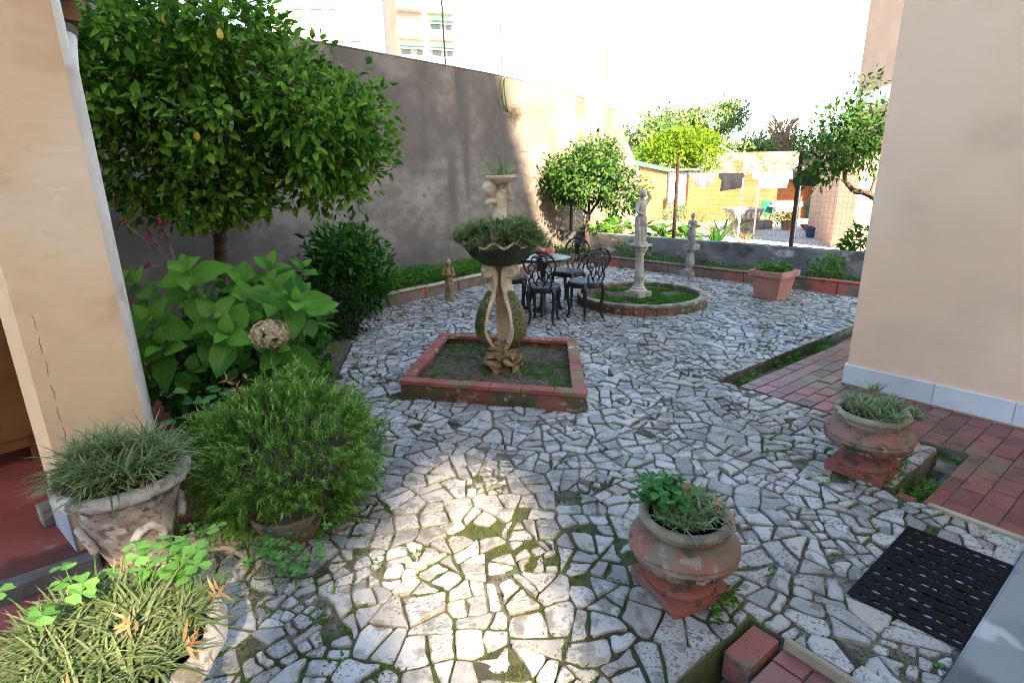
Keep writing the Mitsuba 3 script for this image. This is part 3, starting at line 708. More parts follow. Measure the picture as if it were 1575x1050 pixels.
put(part(roof, 'gutter'), tube([np.r_[pB + d * 0.10 - nb * 0.36, 2.31], np.r_[pB + d * 0.10 - nb * 4.6, 2.31]], 0.04, 10), GREYPOLE, 50)
for i in range(22):
    c = pB - nb * (0.36 + i * 0.2)
    for j in range(4):
        th = np.linspace(0, math.pi, 9); r = 0.085 - 0.004 * j
        A = np.array([[*(c + d * (0.17 - j * 0.28 - 0.02 * (i % 2)) + nb * math.cos(t) * r), 2.43 + j * 0.10 + math.sin(t) * r] for t in th])
        Bq = np.array([[*(c + d * (0.17 - (j + 1) * 0.28 - 0.06) + nb * math.cos(t) * r * 0.85), 2.515 + j * 0.10 + math.sin(t) * r * 0.85] for t in th])
        A2, B2 = A * 1.0, Bq * 1.0
        A2[:, 2] -= 0.016; B2[:, 2] -= 0.016
        V = np.vstack([A, Bq, A2, B2]); n = 9; kk_ = np.arange(n - 1); Fc = []
        for o in (0, 2 * n): Fc += [np.c_[o + kk_, o + kk_ + 1, o + n + kk_ + 1], np.c_[o + kk_, o + n + kk_ + 1, o + n + kk_]]
        Fc += [np.c_[kk_, kk_ + 1, 2 * n + kk_ + 1], np.c_[kk_, 2 * n + kk_ + 1, 2 * n + kk_]]
        put(part(roof, 'roof_tile'), MB().add(V, np.vstack(Fc)), ROOFT)
# wooden cabinet inside the porch
cab = thing('wooden_cabinet', 'old brown wooden cabinet standing inside the porch at the left edge', 'cabinet')
cR = frame2(d); cc = np.array([-3.02, 3.02]) - d * 0.20
def cb(name, off, size, m=WOOD, ch=0.006): put(part(cab, name), MB().addm(box(np.r_[cc + d * off[0] - nb * off[1], off[2]], size, cR, ch)), m, False)
cb('body', (0, 0.2, 0.56), (0.8, 0.4, 0.86)); cb('top', (0, 0.2, 1.01), (0.86, 0.46, 0.035))
for sx in (-0.2, 0.2): cb('door', (sx, -0.006, 0.57), (0.37, 0.022, 0.74))
for sx in (-0.36, 0.36):
    for sy in (0.03, 0.37): cb('leg', (sx, sy, 0.075), (0.06, 0.06, 0.13))
put(thing('brick_block', 'grey concrete block on the red porch floor beside the pillar', 'block'), box(np.r_[pA - nb * 0.40 - d * 0.02, 0.08], (0.07, 0.10, 0.10), frame2(d), 0.006), GREYCONC, 30)

# ------------------------------------------------------------------ square planter with the fountain pedestal
pl = thing('square_planter', 'low square brick planter with red painted coping in the middle of the paving', 'planter')
outer = Polygon([tuple(p) for p in PL]); inner = outer.buffer(-0.085, join_style=2)
put(part(pl, 'wall'), prism(outer.buffer(-0.008, join_style=2).difference(outer.buffer(-0.08, join_style=2)), -0.1, 0.105), MOSSRED)
for i in range(4):
    a, b = PL[i], PL[(i + 1) % 4]; ia, ib = np.array(inner.exterior.coords)[:4][0], None
    dd = unit(b - a); L = np.linalg.norm(b - a); nn = np.array([-dd[1], dd[0]])
    m = 6; s0 = 0.0 if i % 2 == 0 else 0.1; s1 = L - (0.0 if i % 2 == 0 else 0.1)
    st = (s1 - s0) / m
    for j in range(m):
        c = a + dd * (s0 + (j + 0.5) * st) + nn * 0.048
        put(part(pl, 'coping_brick'), MB().addm(rough(xf(box((0, 0, 0), (st - 0.003, 0.1, 0.035), None, 0.005), frame2(dd), (*c, 0.1225 + rng.normal() * 0.001)), 0.0015, 20, j)), REDPAINT)
gx, gy = np.meshgrid(np.linspace(-0.9, 0.65, 56), np.linspace(3.7, 5.5, 64)); g2 = np.c_[gx.ravel(), gy.ravel()]
zz = 0.035 + 0.05 * meshkit.fbm(np.c_[g2 * 5, np.zeros(len(g2))], 4, 3) + 0.03 * (meshkit.fbm(np.c_[g2 * 22, np.zeros(len(g2))], 2, 8) - 0.5)
tri = trimesh.creation.triangulate_polygon  # noqa
ok = contains_xy(outer.buffer(-0.05), g2[:, 0], g2[:, 1]).reshape(gx.shape); Fc = []
idx = np.arange(gx.size).reshape(gx.shape); okq = ok[:-1, :-1] & ok[1:, :-1] & ok[:-1, 1:] & ok[1:, 1:]
q = np.stack([idx[:-1, :-1], idx[:-1, 1:], idx[1:, 1:], idx[1:, :-1]], -1)[okq]
put(part(pl, 'soil'), trimesh.Trimesh(np.c_[g2, zz], np.vstack([q[:, [0, 1, 2]], q[:, [0, 2, 3]]])), SOIL, True)
cw = np.random.default_rng(4).uniform([-0.8, 3.85], [0.6, 5.4], (9000, 2)); cw = cw[contains_xy(inner, cw[:, 0], cw[:, 1])]
cw = cw[meshkit.fbm(np.c_[cw * 2.4, np.zeros(len(cw))], 3, 14) > 0.53][:520]
a = rng.uniform(0, 6.283, len(cw) * 5)
put(thing('planter_weeds', 'tiny weeds creeping over the soil of the square planter', 'weeds', kind='stuff'),
    merge(leaves(np.repeat(np.c_[cw, np.full(len(cw), 0.06)], 5, 0) + rng.normal(size=(len(a), 3)) * [0.02, 0.02, 0.005], np.c_[np.cos(a), np.sin(a), rng.uniform(0.1, 0.8, len(a))], np.tile([0, 0, 1.0], (len(a), 1)), rng.uniform(0.012, 0.035, len(a)), rng.uniform(0.008, 0.018, len(a)))), LF_WEED)

FX, FY = -0.085, 4.62
fo = thing('ornamental_fountain', 'tall garden fountain with curved pebbled legs, rock base and dark scalloped bowl', 'fountain')
kr = np.random.default_rng(12); chunks = []
for lay, (z_, rad, cnt) in enumerate(((0.03, 0.125, 8), (0.10, 0.125, 8), (0.165, 0.115, 7), (0.205, 0.095, 6), (0.12, 0.0, 1))):
    for q_ in range(cnt):
        an = (q_ + 0.5 * (lay % 2)) / cnt * 2 * math.pi + kr.normal() * 0.12; ce = np.array([rad * math.cos(an), rad * math.sin(an), z_ + kr.normal() * 0.008])
        pts = unit(kr.normal(size=(11, 3))) * ([0.075, 0.075, 0.05] if rad else [0.13, 0.13, 0.14]) * kr.uniform(0.75, 1.1, (11, 1)) + ce
        chunks.append(m3.Manifold.hull_points(pts))
rk = m3.Manifold.batch_boolean(chunks, m3.OpType.Add).refine_to_length(0.03).to_mesh()
rk = rough(trimesh.Trimesh(rk.vert_properties[:, :3], rk.tri_verts, process=True), 0.004, 30)
put(part(fo, 'rock_base'), (rk[0] + [FX, FY, 0.03], rk[1]), ROCK, 20)
# three curved legs, each a trough: pebbled outside, cream rim
legc = spline([(0.045, 0.22), (0.105, 0.27), (0.155, 0.36), (0.165, 0.45), (0.135, 0.58), (0.085, 0.70), (0.058, 0.81), (0.07, 0.91)], 40)
halfw = np.interp(legc[:, 1], [0.22, 0.34, 0.48, 0.62, 0.75, 0.93], [0.05, 0.10, 0.115, 0.085, 0.05, 0.045])
for ang in (math.radians(188), math.radians(-24), math.radians(82)):
    R = rz(ang); lg = part(fo, 'leg'); hw_ = halfw * (0.55 if ang > 1 and ang < 2 else 0.95)
    tang = unit(np.gradient(legc, axis=0)); nrm = np.c_[tang[:, 1], -tang[:, 0]]
    ph = np.linspace(-math.pi / 2, math.pi / 2, 13); V = []
    for (rr, z), (nx, nz), w in zip(legc, nrm, hw_):
        t_ = 0.085 * (w / 0.115) ** 0.6
        for p in ph: V.append([rr + nx * t_ * (math.cos(p) - 0.25), w * math.sin(p), z + nz * t_ * (math.cos(p) - 0.25)])
    V = np.array(V); n, m = len(legc), 13; Fc = []
    for i in range(n - 1):
        for j in range(m - 1): a_ = i * m + j; Fc.append([a_, a_ + 1, a_ + m + 1, a_ + m])
    Fc = np.array(Fc); ii = np.concatenate([Fc[:, [0, 1, 2]], Fc[:, [0, 2, 3]]])
    zt = V[ii].mean(1)[:, 2]; low = zt < 0.74
    def sub(mask): return trimesh.Trimesh(V @ R.T + [FX, FY, 0], ii[mask])
    put(lg, sub(low), PEBBLE, True)
    put(part(lg, 'neck'), sub(~low), CREAM, True)
    # inner cream wall and rims
    inn = []
    for i in range(n):
        a_, b_ = V[i * m], V[i * m + m - 1]; ctr = (a_ + b_) / 2 + np.array([nrm[i][0], 0, nrm[i][1]]) * 0.03
        inn += [a_, a_ * 0.5 + ctr * 0.5, ctr, b_ * 0.5 + ctr * 0.5, b_]
    inn = np.array(inn); q = []
    for i in range(n - 1):
        for j in range(4): a_ = i * 5 + j; q.append([a_, a_ + 5, a_ + 6, a_ + 1])
    put(part(lg, 'inner_face'), xf((inn, np.vstack([np.array(q)[:, [0, 1, 2]], np.array(q)[:, [0, 2, 3]]])), R, (FX, FY, 0)), CREAM, True)
    for j in (0, m - 1):
        ln = V[np.arange(n) * m + j]
        put(part(lg, 'rim'), xf(tube(ln, np.interp(legc[:, 1], [0.22, 0.5, 0.7, 0.93], [0.012, 0.013, 0.02, 0.026]), 8), R, (FX, FY, 0)), CREAM, 60)
    th = np.linspace(0, 3.4 * math.pi, 46); sr_ = 0.048 * (1 - th / (4.3 * math.pi))
    sc = np.c_[0.105 + sr_ * np.cos(th + 2.2), np.zeros(46), 0.905 + sr_ * np.sin(th + 2.2)]
    for oy in (-0.028, 0.028):
        put(part(lg, 'scroll'), xf(tube(sc + [0, oy, 0], np.linspace(0.028, 0.018, 46), 10), R, (FX, FY, 0)), CREAM, 60)
bowl = part(fo, 'bowl')
sc_ = lambda th: 1 + 0.035 * np.cos(12 * th)
bp_ = [(0.05, 0.945), (0.12, 0.95), (0.19, 0.985), (0.245, 1.035), (0.28, 1.09), (0.295, 1.125), (0.285, 1.13), (0.26, 1.09), (0.2, 1.06), (0.02, 1.05)]
bv, bf = lathe(bp_, 96, wob=lambda th, i: 1 + 0.028 * max(0, (i - 1) / 4 if i < 6 else 1) * np.cos(11 * th))
th = np.arctan2(bv[:, 1], bv[:, 0]); hi = np.clip((bv[:, 2] - 1.02) / 0.1, 0, 1); bv[:, 2] += 0.02 * hi * np.cos(11 * th)
put(bowl, (bv + [FX, FY, 0], bf), DARKGREEN, 50)
th = np.linspace(0, 2 * math.pi, 133); rr = 0.292 * (1 + 0.028 * np.cos(11 * th))
put(part(bowl, 'rim'), tube(np.c_[FX + rr * np.cos(th), FY + rr * np.sin(th), 1.128 + 0.02 * np.cos(11 * th)], 0.0095, 8, False), CREAM, 60)
# cherub carrying a small bowl
def P3(x, y, z): return (FX + x, FY + y, z)
ch = part(fo, 'cherub')
cher = blob_body([(((*P3(-0.03, 0, 1.10),), 0.035), (P3(-0.03, -0.01, 1.22), 0.045)), ((P3(0.045, 0, 1.10), 0.035), (P3(0.04, 0.0, 1.22), 0.045)),
    ((P3(-0.03, -0.01, 1.22), 0.048), (P3(0.005, 0, 1.31), 0.06)), ((P3(0.04, 0, 1.22), 0.048), (P3(0.005, 0, 1.31), 0.06)),
    ((P3(0.005, 0, 1.31), 0.062), (P3(0.01, 0.0, 1.40), 0.05)), ((P3(0.01, 0, 1.40), 0.05), (P3(0.012, 0, 1.47), 0.058)), ((P3(0.012, 0, 1.47), 0.055), (P3(-0.02, -0.01, 1.52), 0.032)),
    ((P3(-0.02, -0.01, 1.52), 0.03), (P3(-0.055, -0.015, 1.545), 0.056)), ((P3(-0.06, -0.03, 1.54), 0.058), (P3(-0.068, -0.03, 1.555), 0.058)),
    ((P3(-0.045, -0.01, 1.48), 0.028), (P3(-0.085, -0.05, 1.44), 0.022)), ((P3(-0.085, -0.05, 1.44), 0.022), (P3(-0.03, -0.085, 1.455), 0.016)),
    ((P3(0.055, 0, 1.49), 0.027), (P3(0.10, -0.02, 1.47), 0.021)), ((P3(0.10, -0.02, 1.47), 0.021), (P3(0.07, -0.02, 1.58), 0.016))], 0.012, 4)
put(ch, rough(cher, 0.004, 40, 3), CREAM, True)
hair = rough(xf(trimesh.creation.icosphere(3), None, P3(-0.068, -0.012, 1.565), 0.056), 0.012, 55, 5, 2)
put(part(ch, 'hair'), hair, STATUE, 40)
sbx, sby = FX + 0.025, FY
sb = [(0.03, 1.545), (0.035, 1.575), (0.07, 1.595), (0.105, 1.61), (0.112, 1.62), (0.125, 1.632), (0.125, 1.648), (0.112, 1.65), (0.10, 1.625), (0.01, 1.62)]
put(part(fo, 'small_bowl'), xf(lathe(sb, 48), None, (sbx, sby, 0)), CREAM, 40)

k = thing('bowl_plants', 'dense mat of spiky green succulents overflowing the fountain bowl', 'plants')
b, nb_ = ball(900, 0.55); b = b[b[:, 2] > -0.25][:560]
b = b[:230]; Pc = np.c_[FX + b[:, 0] * 0.36, FY + b[:, 1] * 0.34, 1.14 + np.maximum(b[:, 2], -0.15) * 0.16]
put(part(k, 'leaves'), merge(rosettes(Pc, 14, 0.145, 0.0135, up=0.8, droop=0.38, seg=3, lean=np.c_[b[:, :2] * 0.55, np.zeros(len(b))])), LF_BOWL); stuffpart(k + '__leaves')
dd_ = ball(500)[0]; core = xf(trimesh.creation.icosphere(3), None, (0, 0, 0)); cv = core[0] * [0.27, 0.265, 0.05] + [FX, FY, 1.11]
put(part(k, 'root_mass'), rough((cv, core[1]), 0.012, 22, 5), SOIL, True)
tw = MB()
for i in range(34):
    a_ = rng.uniform(0, 6.283); r0 = rng.uniform(0.22, 0.31); p0 = np.array([FX + r0 * math.cos(a_), FY + r0 * math.sin(a_), 1.15])
    e = p0 + np.array([math.cos(a_), math.sin(a_), 0]) * rng.uniform(0.03, 0.08) + [0, 0, -rng.uniform(0.0, 0.06)]
    tw.addm(tube(spline([p0, (p0 + e) / 2 + [0, 0, 0.02], e], 6), 0.0035, 5))
put(part(k, 'stems'), tw, BARKPALE); stuffpart(k + '__stems')
k = thing('spider_plant', 'striped spider plant growing in the small bowl above the cherub', 'plant')
put(k, merge(rosettes(np.array([[sbx, sby, 1.635], [sbx - 0.03, sby, 1.635], [sbx + 0.035, sby + 0.02, 1.635]]), 11, 0.30, 0.019, up=0.85, droop=0.5, seg=5)), LF_PALE)

# ------------------------------------------------------------------ cast metal table and chairs
def chair_parts(loc, rot, label):
    kc = thing('garden_chair', label, 'chair', 'black cast metal chairs round the garden table')
    R = rz(rot); t = (loc[0], loc[1], 0)
    def p(name, m, mt=IRON, sm=50): put(part(kc, name), xf(m, R, t), mt, sm)
    th = np.linspace(0, 2 * math.pi, 25)
    p('seat', lathe([(0.02, 0.436), (0.10, 0.437), (0.175, 0.443), (0.195, 0.446), (0.20, 0.438), (0.195, 0.425), (0.17, 0.423), (0.02, 0.423)], 40), IRONWORN)
    p('apron', lathe([(0.188, 0.425), (0.192, 0.40), (0.186, 0.375), (0.180, 0.375), (0.184, 0.40), (0.182, 0.425)], 48, wob=lambda th, i: 1 + 0.0 * th, cap=False))
    for sx in (-1, 1):
        for sy in (-1, 1):
            c = spline([(sx * 0.125, sy * 0.125, 0.42), (sx * 0.15, sy * 0.15, 0.36), (sx * 0.145, sy * 0.145, 0.24), (sx * 0.13, sy * 0.13, 0.12), (sx * 0.14, sy * 0.14, 0.03), (sx * 0.16, sy * 0.16, 0.008)], 16)
            p('leg', tube(c, np.interp(np.linspace(0, 1, len(c)), [0, 0.25, 0.75, 0.92, 1], [0.026, 0.024, 0.014, 0.015, 0.012]), 8))
    lean = lambda z: 0.165 + (z - 0.44) * 0.17
    arch = [(-0.11, 0.44), (-0.13, 0.52), (-0.10, 0.57), (-0.165, 0.64), (-0.175, 0.73), (-0.12, 0.80), (-0.05, 0.835), (0, 0.85)]
    arch = arch + [(-x, z) for x, z in arch[-2::-1]]
    c = spline([(x, lean(z), z) for x, z in arch], 60); p('back_frame', tube(c, 0.0115, 8))
    for sx in (-1, 1):
        c = spline([(sx * x, lean(z), z) for x, z in ((0.03, 0.45), (0.075, 0.52), (0.085, 0.60), (0.05, 0.66), (0.09, 0.71), (0.13, 0.67), (0.12, 0.62), (0.095, 0.64))], 36); p('back_scroll', tube(c, 0.0085, 7))
        c = spline([(sx * x, lean(z), z) for x, z in ((0.0, 0.78), (0.05, 0.795), (0.085, 0.765), (0.075, 0.725), (0.04, 0.735), (0.015, 0.70), (0.03, 0.64), (0.02, 0.56), (0.045, 0.50), (0.03, 0.45))], 44); p('back_scroll', tube(c, 0.0085, 7))
    pl_ = xf(box((0, 0, 0), (0.07, 0.012, 0.15), None, 0.005), None, (0, lean(0.70), 0.70)); p('splat', (pl_[0] * 1.0, pl_[1]), IRON, 30)
    for x_, z_ in ((0, 0.85), (-0.13, 0.80), (0.13, 0.80), (0, 0.56)):
        p('rosette', xf(rough(trimesh.creation.icosphere(2), 0.15, 3, 2), None, (x_, lean(z_), z_ - 0.01), 0.02))
    return kc


TC = np.array([0.40, 6.88])
def face(pos, off=0.0):
    v_ = TC - np.array(pos); return math.atan2(v_[1], v_[0]) + math.pi / 2 + off      # the back sits at +y, the front looks along -y
chair_parts((0.375, 6.36), face((0.375, 6.36), -0.22), 'black cast metal chair with its back to the viewer, closest to the fountain')
chair_parts((0.88, 6.57), face((0.88, 6.57), -0.35), 'black cast metal chair seen from the side, standing by the round flower bed')
chair_parts((0.76, 7.33), face((0.76, 7.33), 0.0), 'black cast metal chair behind the table facing the viewer')
chair_parts((0.02, 6.95), face((0.02, 6.95), 0.1), 'black cast metal chair half hidden by the fountain leg')
tb = thing('garden_table', 'round garden table with pale mosaic top on a black cast metal foot', 'table')
put(part(tb, 'table_top'), xf(lathe([(0.02, 0.655), (0.32, 0.655), (0.335, 0.662), (0.34, 0.672), (0.335, 0.682), (0.32, 0.685), (0.02, 0.685)], 64), None, (*TC, 0)), TABLETOP, 40)
put(part(tb, 'edge_ring'), xf(lathe([(0.338, 0.655), (0.352, 0.658), (0.355, 0.672), (0.350, 0.69), (0.342, 0.69)], 64, cap=False), None, (*TC, 0)), IRON, 40)
put(part(tb, 'column'), xf(lathe([(0.14, 0.0), (0.12, 0.03), (0.05, 0.07), (0.03, 0.18), (0.045, 0.3), (0.03, 0.42), (0.04, 0.55), (0.10, 0.64), (0.10, 0.655)], 24), None, (*TC, 0)), IRON, 60)
for i in range(3):
    a_ = i * 2.094 + 0.4; c = spline([(0.05, 0, 0.34), (0.14, 0, 0.28), (0.20, 0, 0.14), (0.24, 0, 0.03), (0.29, 0, 0.015)], 16)
    put(part(tb, 'leg'), xf(tube(c, np.linspace(0.03, 0.018, len(c)), 8), rz(a_), (*TC, 0)), IRON, 60)
k = thing('flower_pot', 'round ribbed red glazed pot standing on the garden table', 'pot')
put(part(k, 'saucer'), xf(lathe([(0.02, 0.687), (0.13, 0.687), (0.15, 0.70), (0.145, 0.705), (0.12, 0.70), (0.02, 0.70)], 32), None, (*(TC + [0.02, -0.05]), 0)), TABLETOP, 40)
put(part(k, 'body'), xf(lathe([(0.07, 0.702), (0.105, 0.72), (0.122, 0.75), (0.118, 0.785), (0.095, 0.81), (0.085, 0.80), (0.02, 0.79)], 72, wob=lambda th, i: 1 + 0.035 * np.cos(14 * th)), None, (*(TC + [0.02, -0.05]), 0)), PUMPKIN, 40)
k = thing('aloe_plant', 'pale green aloe leaves rising from the red pot on the table', 'plant')
put(k, merge(blades(np.tile([*(TC + [0.02, -0.05]), 0.79], (13, 1)) + rng.normal(size=(13, 3)) * [0.02, 0.02, 0], np.c_[rng.normal(size=(13, 2)) * 0.55 + [0.25, 0], np.ones(13)], rng.uniform(0.14, 0.26, 13), 0.032, 0.15, 4)), LF_AGAVE)

# ------------------------------------------------------------------ round bed, column and statues
rb = thing('round_bed', 'round grass bed edged with a low curved brick ring', 'flower bed')
m = 40
for i in range(m):
    a0, a1 = i / m * 2 * math.pi + 0.004, (i + 1) / m * 2 * math.pi - 0.004
    th = np.linspace(a0, a1, 4); ro, ri = ringR, ringR - 0.085
    pg = [(ringC[0] + ro * math.cos(t), ringC[1] + ro * math.sin(t)) for t in th] + [(ringC[0] + ri * math.cos(t), ringC[1] + ri * math.sin(t)) for t in th[::-1]]
    put(part(rb, 'edging_brick'), MB().addm(prism(pg, -0.1, 0.095)), MOSSRED)
    pg = Polygon(pg).buffer(0.004, join_style=2)
    put(part(rb, 'coping_brick'), MB().addm(prism(pg, 0.0955, 0.123 + rng.normal() * 0.0015)), LICHEN)
cdisk = trimesh.creation.cylinder(ringR - 0.07, 0.3, sections=64).subdivide_to_size(0.08); cv = np.array(cdisk.vertices)
up_ = cv[:, 2] > 0.14; cv[up_, 2] += 0.04 * (meshkit.fbm(np.c_[cv[up_, :2] * 4, np.zeros(up_.sum())], 3, 2) - 0.5)
put(part(rb, 'soil'), trimesh.Trimesh(cv + [*ringC, -0.1], cdisk.faces), SOIL, 40)
cw = ball(5200)[0][:, :2]; cw = cw[np.hypot(*cw.T) < 0.98] * (ringR - 0.1) + ringC
cw = cw[(meshkit.fbm(np.c_[cw * 3.3, np.zeros(len(cw))], 3, 5) > 0.46)]
k = thing('bed_grass', 'short green grass and clover filling the round bed', 'grass', kind='stuff')
a = rng.uniform(0, 6.283, len(cw))
put(k, merge(rosettes(np.c_[cw, np.full(len(cw), 0.05)], 6, 0.055, 0.006, up=0.8, droop=0.4, seg=2)), LF_WEED)


def column(loc):
    kc = thing('stone_column', 'slim fluted white stone column with leafy capital in the round bed', 'column')
    R = frame2(uu); t = (loc[0], loc[1], 0)
    put(part(kc, 'plinth'), xf(rough(xf(trimesh.creation.box((0.25, 0.25, 0.09)).subdivide_to_size(0.03), None, (0, 0, 0.085)), 0.004, 12), R, t), STATUE, 30)
    put(part(kc, 'base'), xf(lathe([(0.115, 0.13), (0.12, 0.145), (0.105, 0.16), (0.085, 0.17), (0.09, 0.185), (0.07, 0.20)], 36), R, t), STATUE, 40)
    put(part(kc, 'drum'), xf(lathe([(0.066, 0.20), (0.072, 0.215), (0.064, 0.225), (0.068, 0.25), (0.07, 0.29), (0.064, 0.325), (0.07, 0.335), (0.064, 0.345)], 72, wob=lambda th, i: 1 + (0.05 * np.cos(9 * th) if 2 < i < 6 else 0 * th)), R, t), STATUE, 30)
    put(part(kc, 'shaft'), xf(lathe([(0.058, 0.345), (0.057, 0.45), (0.054, 0.615)], 72, wob=lambda th, i: 1 - 0.05 * np.abs(np.cos(8 * th)) ** 3), R, t), STATUE, 25)
    cap = lathe([(0.056, 0.612), (0.066, 0.622), (0.060, 0.635), (0.075, 0.665), (0.098, 0.69), (0.085, 0.70), (0.11, 0.72), (0.115, 0.728)], 80, wob=lambda th, i: 1 + (0.08 * np.cos(8 * th) if 2 < i < 6 else 0 * th))
    put(part(kc, 'capital'), xf(cap, R, t), STATUE, 30)
    put(part(kc, 'abacus'), xf(rough(xf(trimesh.creation.box((0.225, 0.225, 0.026)).subdivide_to_size(0.03), None, (0, 0, 0.742)), 0.003, 20), R, t), STATUE, 30)
column((1.70, 7.40))


def draped(name, label, loc, z0, H, mt, rot=0.0, lean=0.0, kind='woman'):
    """a draped stone figure about H tall: head, neck, shoulders, arms folded or raised, long robe."""
    ks = thing(name, label, 'statue')
    s = H / 1.0; Rm = rz(rot)
    def q(x, y, z): return tuple((Rm @ np.array([x, y, 0]) * s + np.array([loc[0], loc[1], z0 + z * s])))
    bn = lambda p_, r_, q_, s_: ((q(*p_), r_ * s), (q(*q_), s_ * s))
    bones = [bn((0.02, -0.03, 0.04), .07, (0.03, -0.03, 0.24), .075), bn((-0.05, 0, 0.04), .075, (-0.04, 0, 0.26), .075), bn((0.03, -0.03, 0.24), .075, (0.025, 0, 0.46), .085), bn((-0.04, 0, 0.26), .08, (-0.03, 0.01, 0.46), .085),
             bn((0, 0, 0.46), .095, (0.01, 0, 0.58), .07), bn((0.01, 0, 0.58), .07, (0.0, 0, 0.70), .085), bn((-0.075, 0, 0.745), .045, (0.08, 0, 0.745), .045), bn((0, 0, 0.76), .04, (0.0, -0.01, 0.83), .033),
             bn((0, -0.012, 0.885), .062, (0, -0.005, 0.925), .06)]
    if kind == 'raised':      # one arm lifted to the head, the other across the hip
        bones += [bn((0.10, 0, 0.735), .04, (0.165, -0.03, 0.84), .033), bn((0.165, -0.03, 0.84), .032, (0.07, -0.05, 0.94), .022), bn((-0.10, 0, 0.735), .04, (-0.15, -0.03, 0.60), .032), bn((-0.15, -0.03, 0.60), .03, (-0.04, -0.095, 0.54), .022)]
    elif kind == 'jar':       # both hands hold a jar against the chest
        bones += [bn((0.10, 0, 0.735), .04, (0.145, -0.03, 0.59), .033), bn((0.145, -0.03, 0.59), .03, (0.03, -0.11, 0.64), .022), bn((-0.10, 0, 0.735), .04, (-0.145, -0.03, 0.59), .033), bn((-0.145, -0.03, 0.59), .03, (-0.02, -0.115, 0.62), .022), bn((0.0, -0.10, 0.62), .045, (0.02, -0.10, 0.70), .035)]
    else:                     # sitting child with knees up, head resting
        bones += [bn((0.10, 0, 0.735), .04, (0.14, -0.08, 0.62), .034), bn((0.14, -0.08, 0.62), .03, (0.03, -0.12, 0.74), .024), bn((-0.10, 0, 0.735), .04, (-0.12, -0.09, 0.58), .033), bn((-0.12, -0.09, 0.58), .03, (0.02, -0.13, 0.56), .024), bn((0.02, -0.03, 0.30), .10, (0.08, -0.13, 0.34), .07), bn((0.08, -0.13, 0.34), .065, (0.06, -0.11, 0.05), .05)]
    body = blob_body(bones, 0.02 * s if s > 0.6 else 0.013, 4)
    v = np.array(body.vertices); loc3 = (v - [loc[0], loc[1], z0]) / s; n_ = body.vertex_normals
    th_ = np.arctan2(loc3[:, 1], loc3[:, 0]); fold = np.sin(th_ * 9 + loc3[:, 2] * 7) * np.clip((0.55 - loc3[:, 2]) / 0.2, 0, 1)
    v = v + n_ * (fold * 0.010 * s)[:, None] + np.c_[lean * loc3[:, 2] * s, np.zeros((len(v), 2))]
    put(part(ks, 'figure'), rough(trimesh.Trimesh(v, body.faces, process=False), 0.004 * s, 24 / s, 5), mt, True)
    hx = np.array(q(0, 0.012, 0.93)) + [lean * 0.93 * s, 0, 0]
    put(part(ks, 'hair'), rough(xf(trimesh.creation.icosphere(3), None, hx, 0.064 * s), 0.012 * s, 30 / s, 3, 2), mt, 50)
    put(part(ks, 'base'), xf(rough(xf(lathe([(0.13, 0), (0.135, 0.02), (0.125, 0.045), (0.03, 0.05)], 28), None, (0, 0, 0), s), 0.004, 14), Rm, (loc[0], loc[1], z0)), mt, 40)
    return ks


draped('column_statue', 'weathered white statue of a draped woman standing on the fluted column', (1.70, 7.40), 0.755, 0.70, STATUE, rot=0.5, kind='raised')
S2 = np.array([2.94, 9.20])
kb = thing('baluster_pedestal', 'slim grey baluster pedestal against the back kerb', 'pedestal')
put(part(kb, 'foot'), xf(rough(xf(trimesh.creation.box((0.22, 0.22, 0.10)).subdivide_to_size(0.04), None, (0, 0, 0.04)), 0.004, 12), frame2(KU), (*S2, 0)), STATUEGREY, 30)
put(part(kb, 'baluster'), xf(lathe([(0.09, 0.09), (0.095, 0.105), (0.055, 0.125), (0.075, 0.17), (0.08, 0.22), (0.062, 0.30), (0.05, 0.38), (0.062, 0.395), (0.055, 0.41), (0.07, 0.43)], 32), None, (*S2, 0)), STATUEGREY, 50)
put(part(kb, 'top'), xf(rough(xf(trimesh.creation.box((0.2, 0.2, 0.08)).subdivide_to_size(0.04), None, (0, 0, 0.47)), 0.004, 12), frame2(KU), (*S2, 0)), STATUEGREY, 30)
draped('baluster_statue', 'grey stone statue of a draped child sitting on the baluster pedestal by the back kerb', S2, 0.51, 0.50, STATUEGREY, rot=-0.5, kind='child')
draped('kerb_statue', 'small brown clay statue of a woman holding a jar beside the left kerb', (-0.86, 7.80), 0.0, 0.56, STATUEBROWN, rot=-0.2, kind='jar')

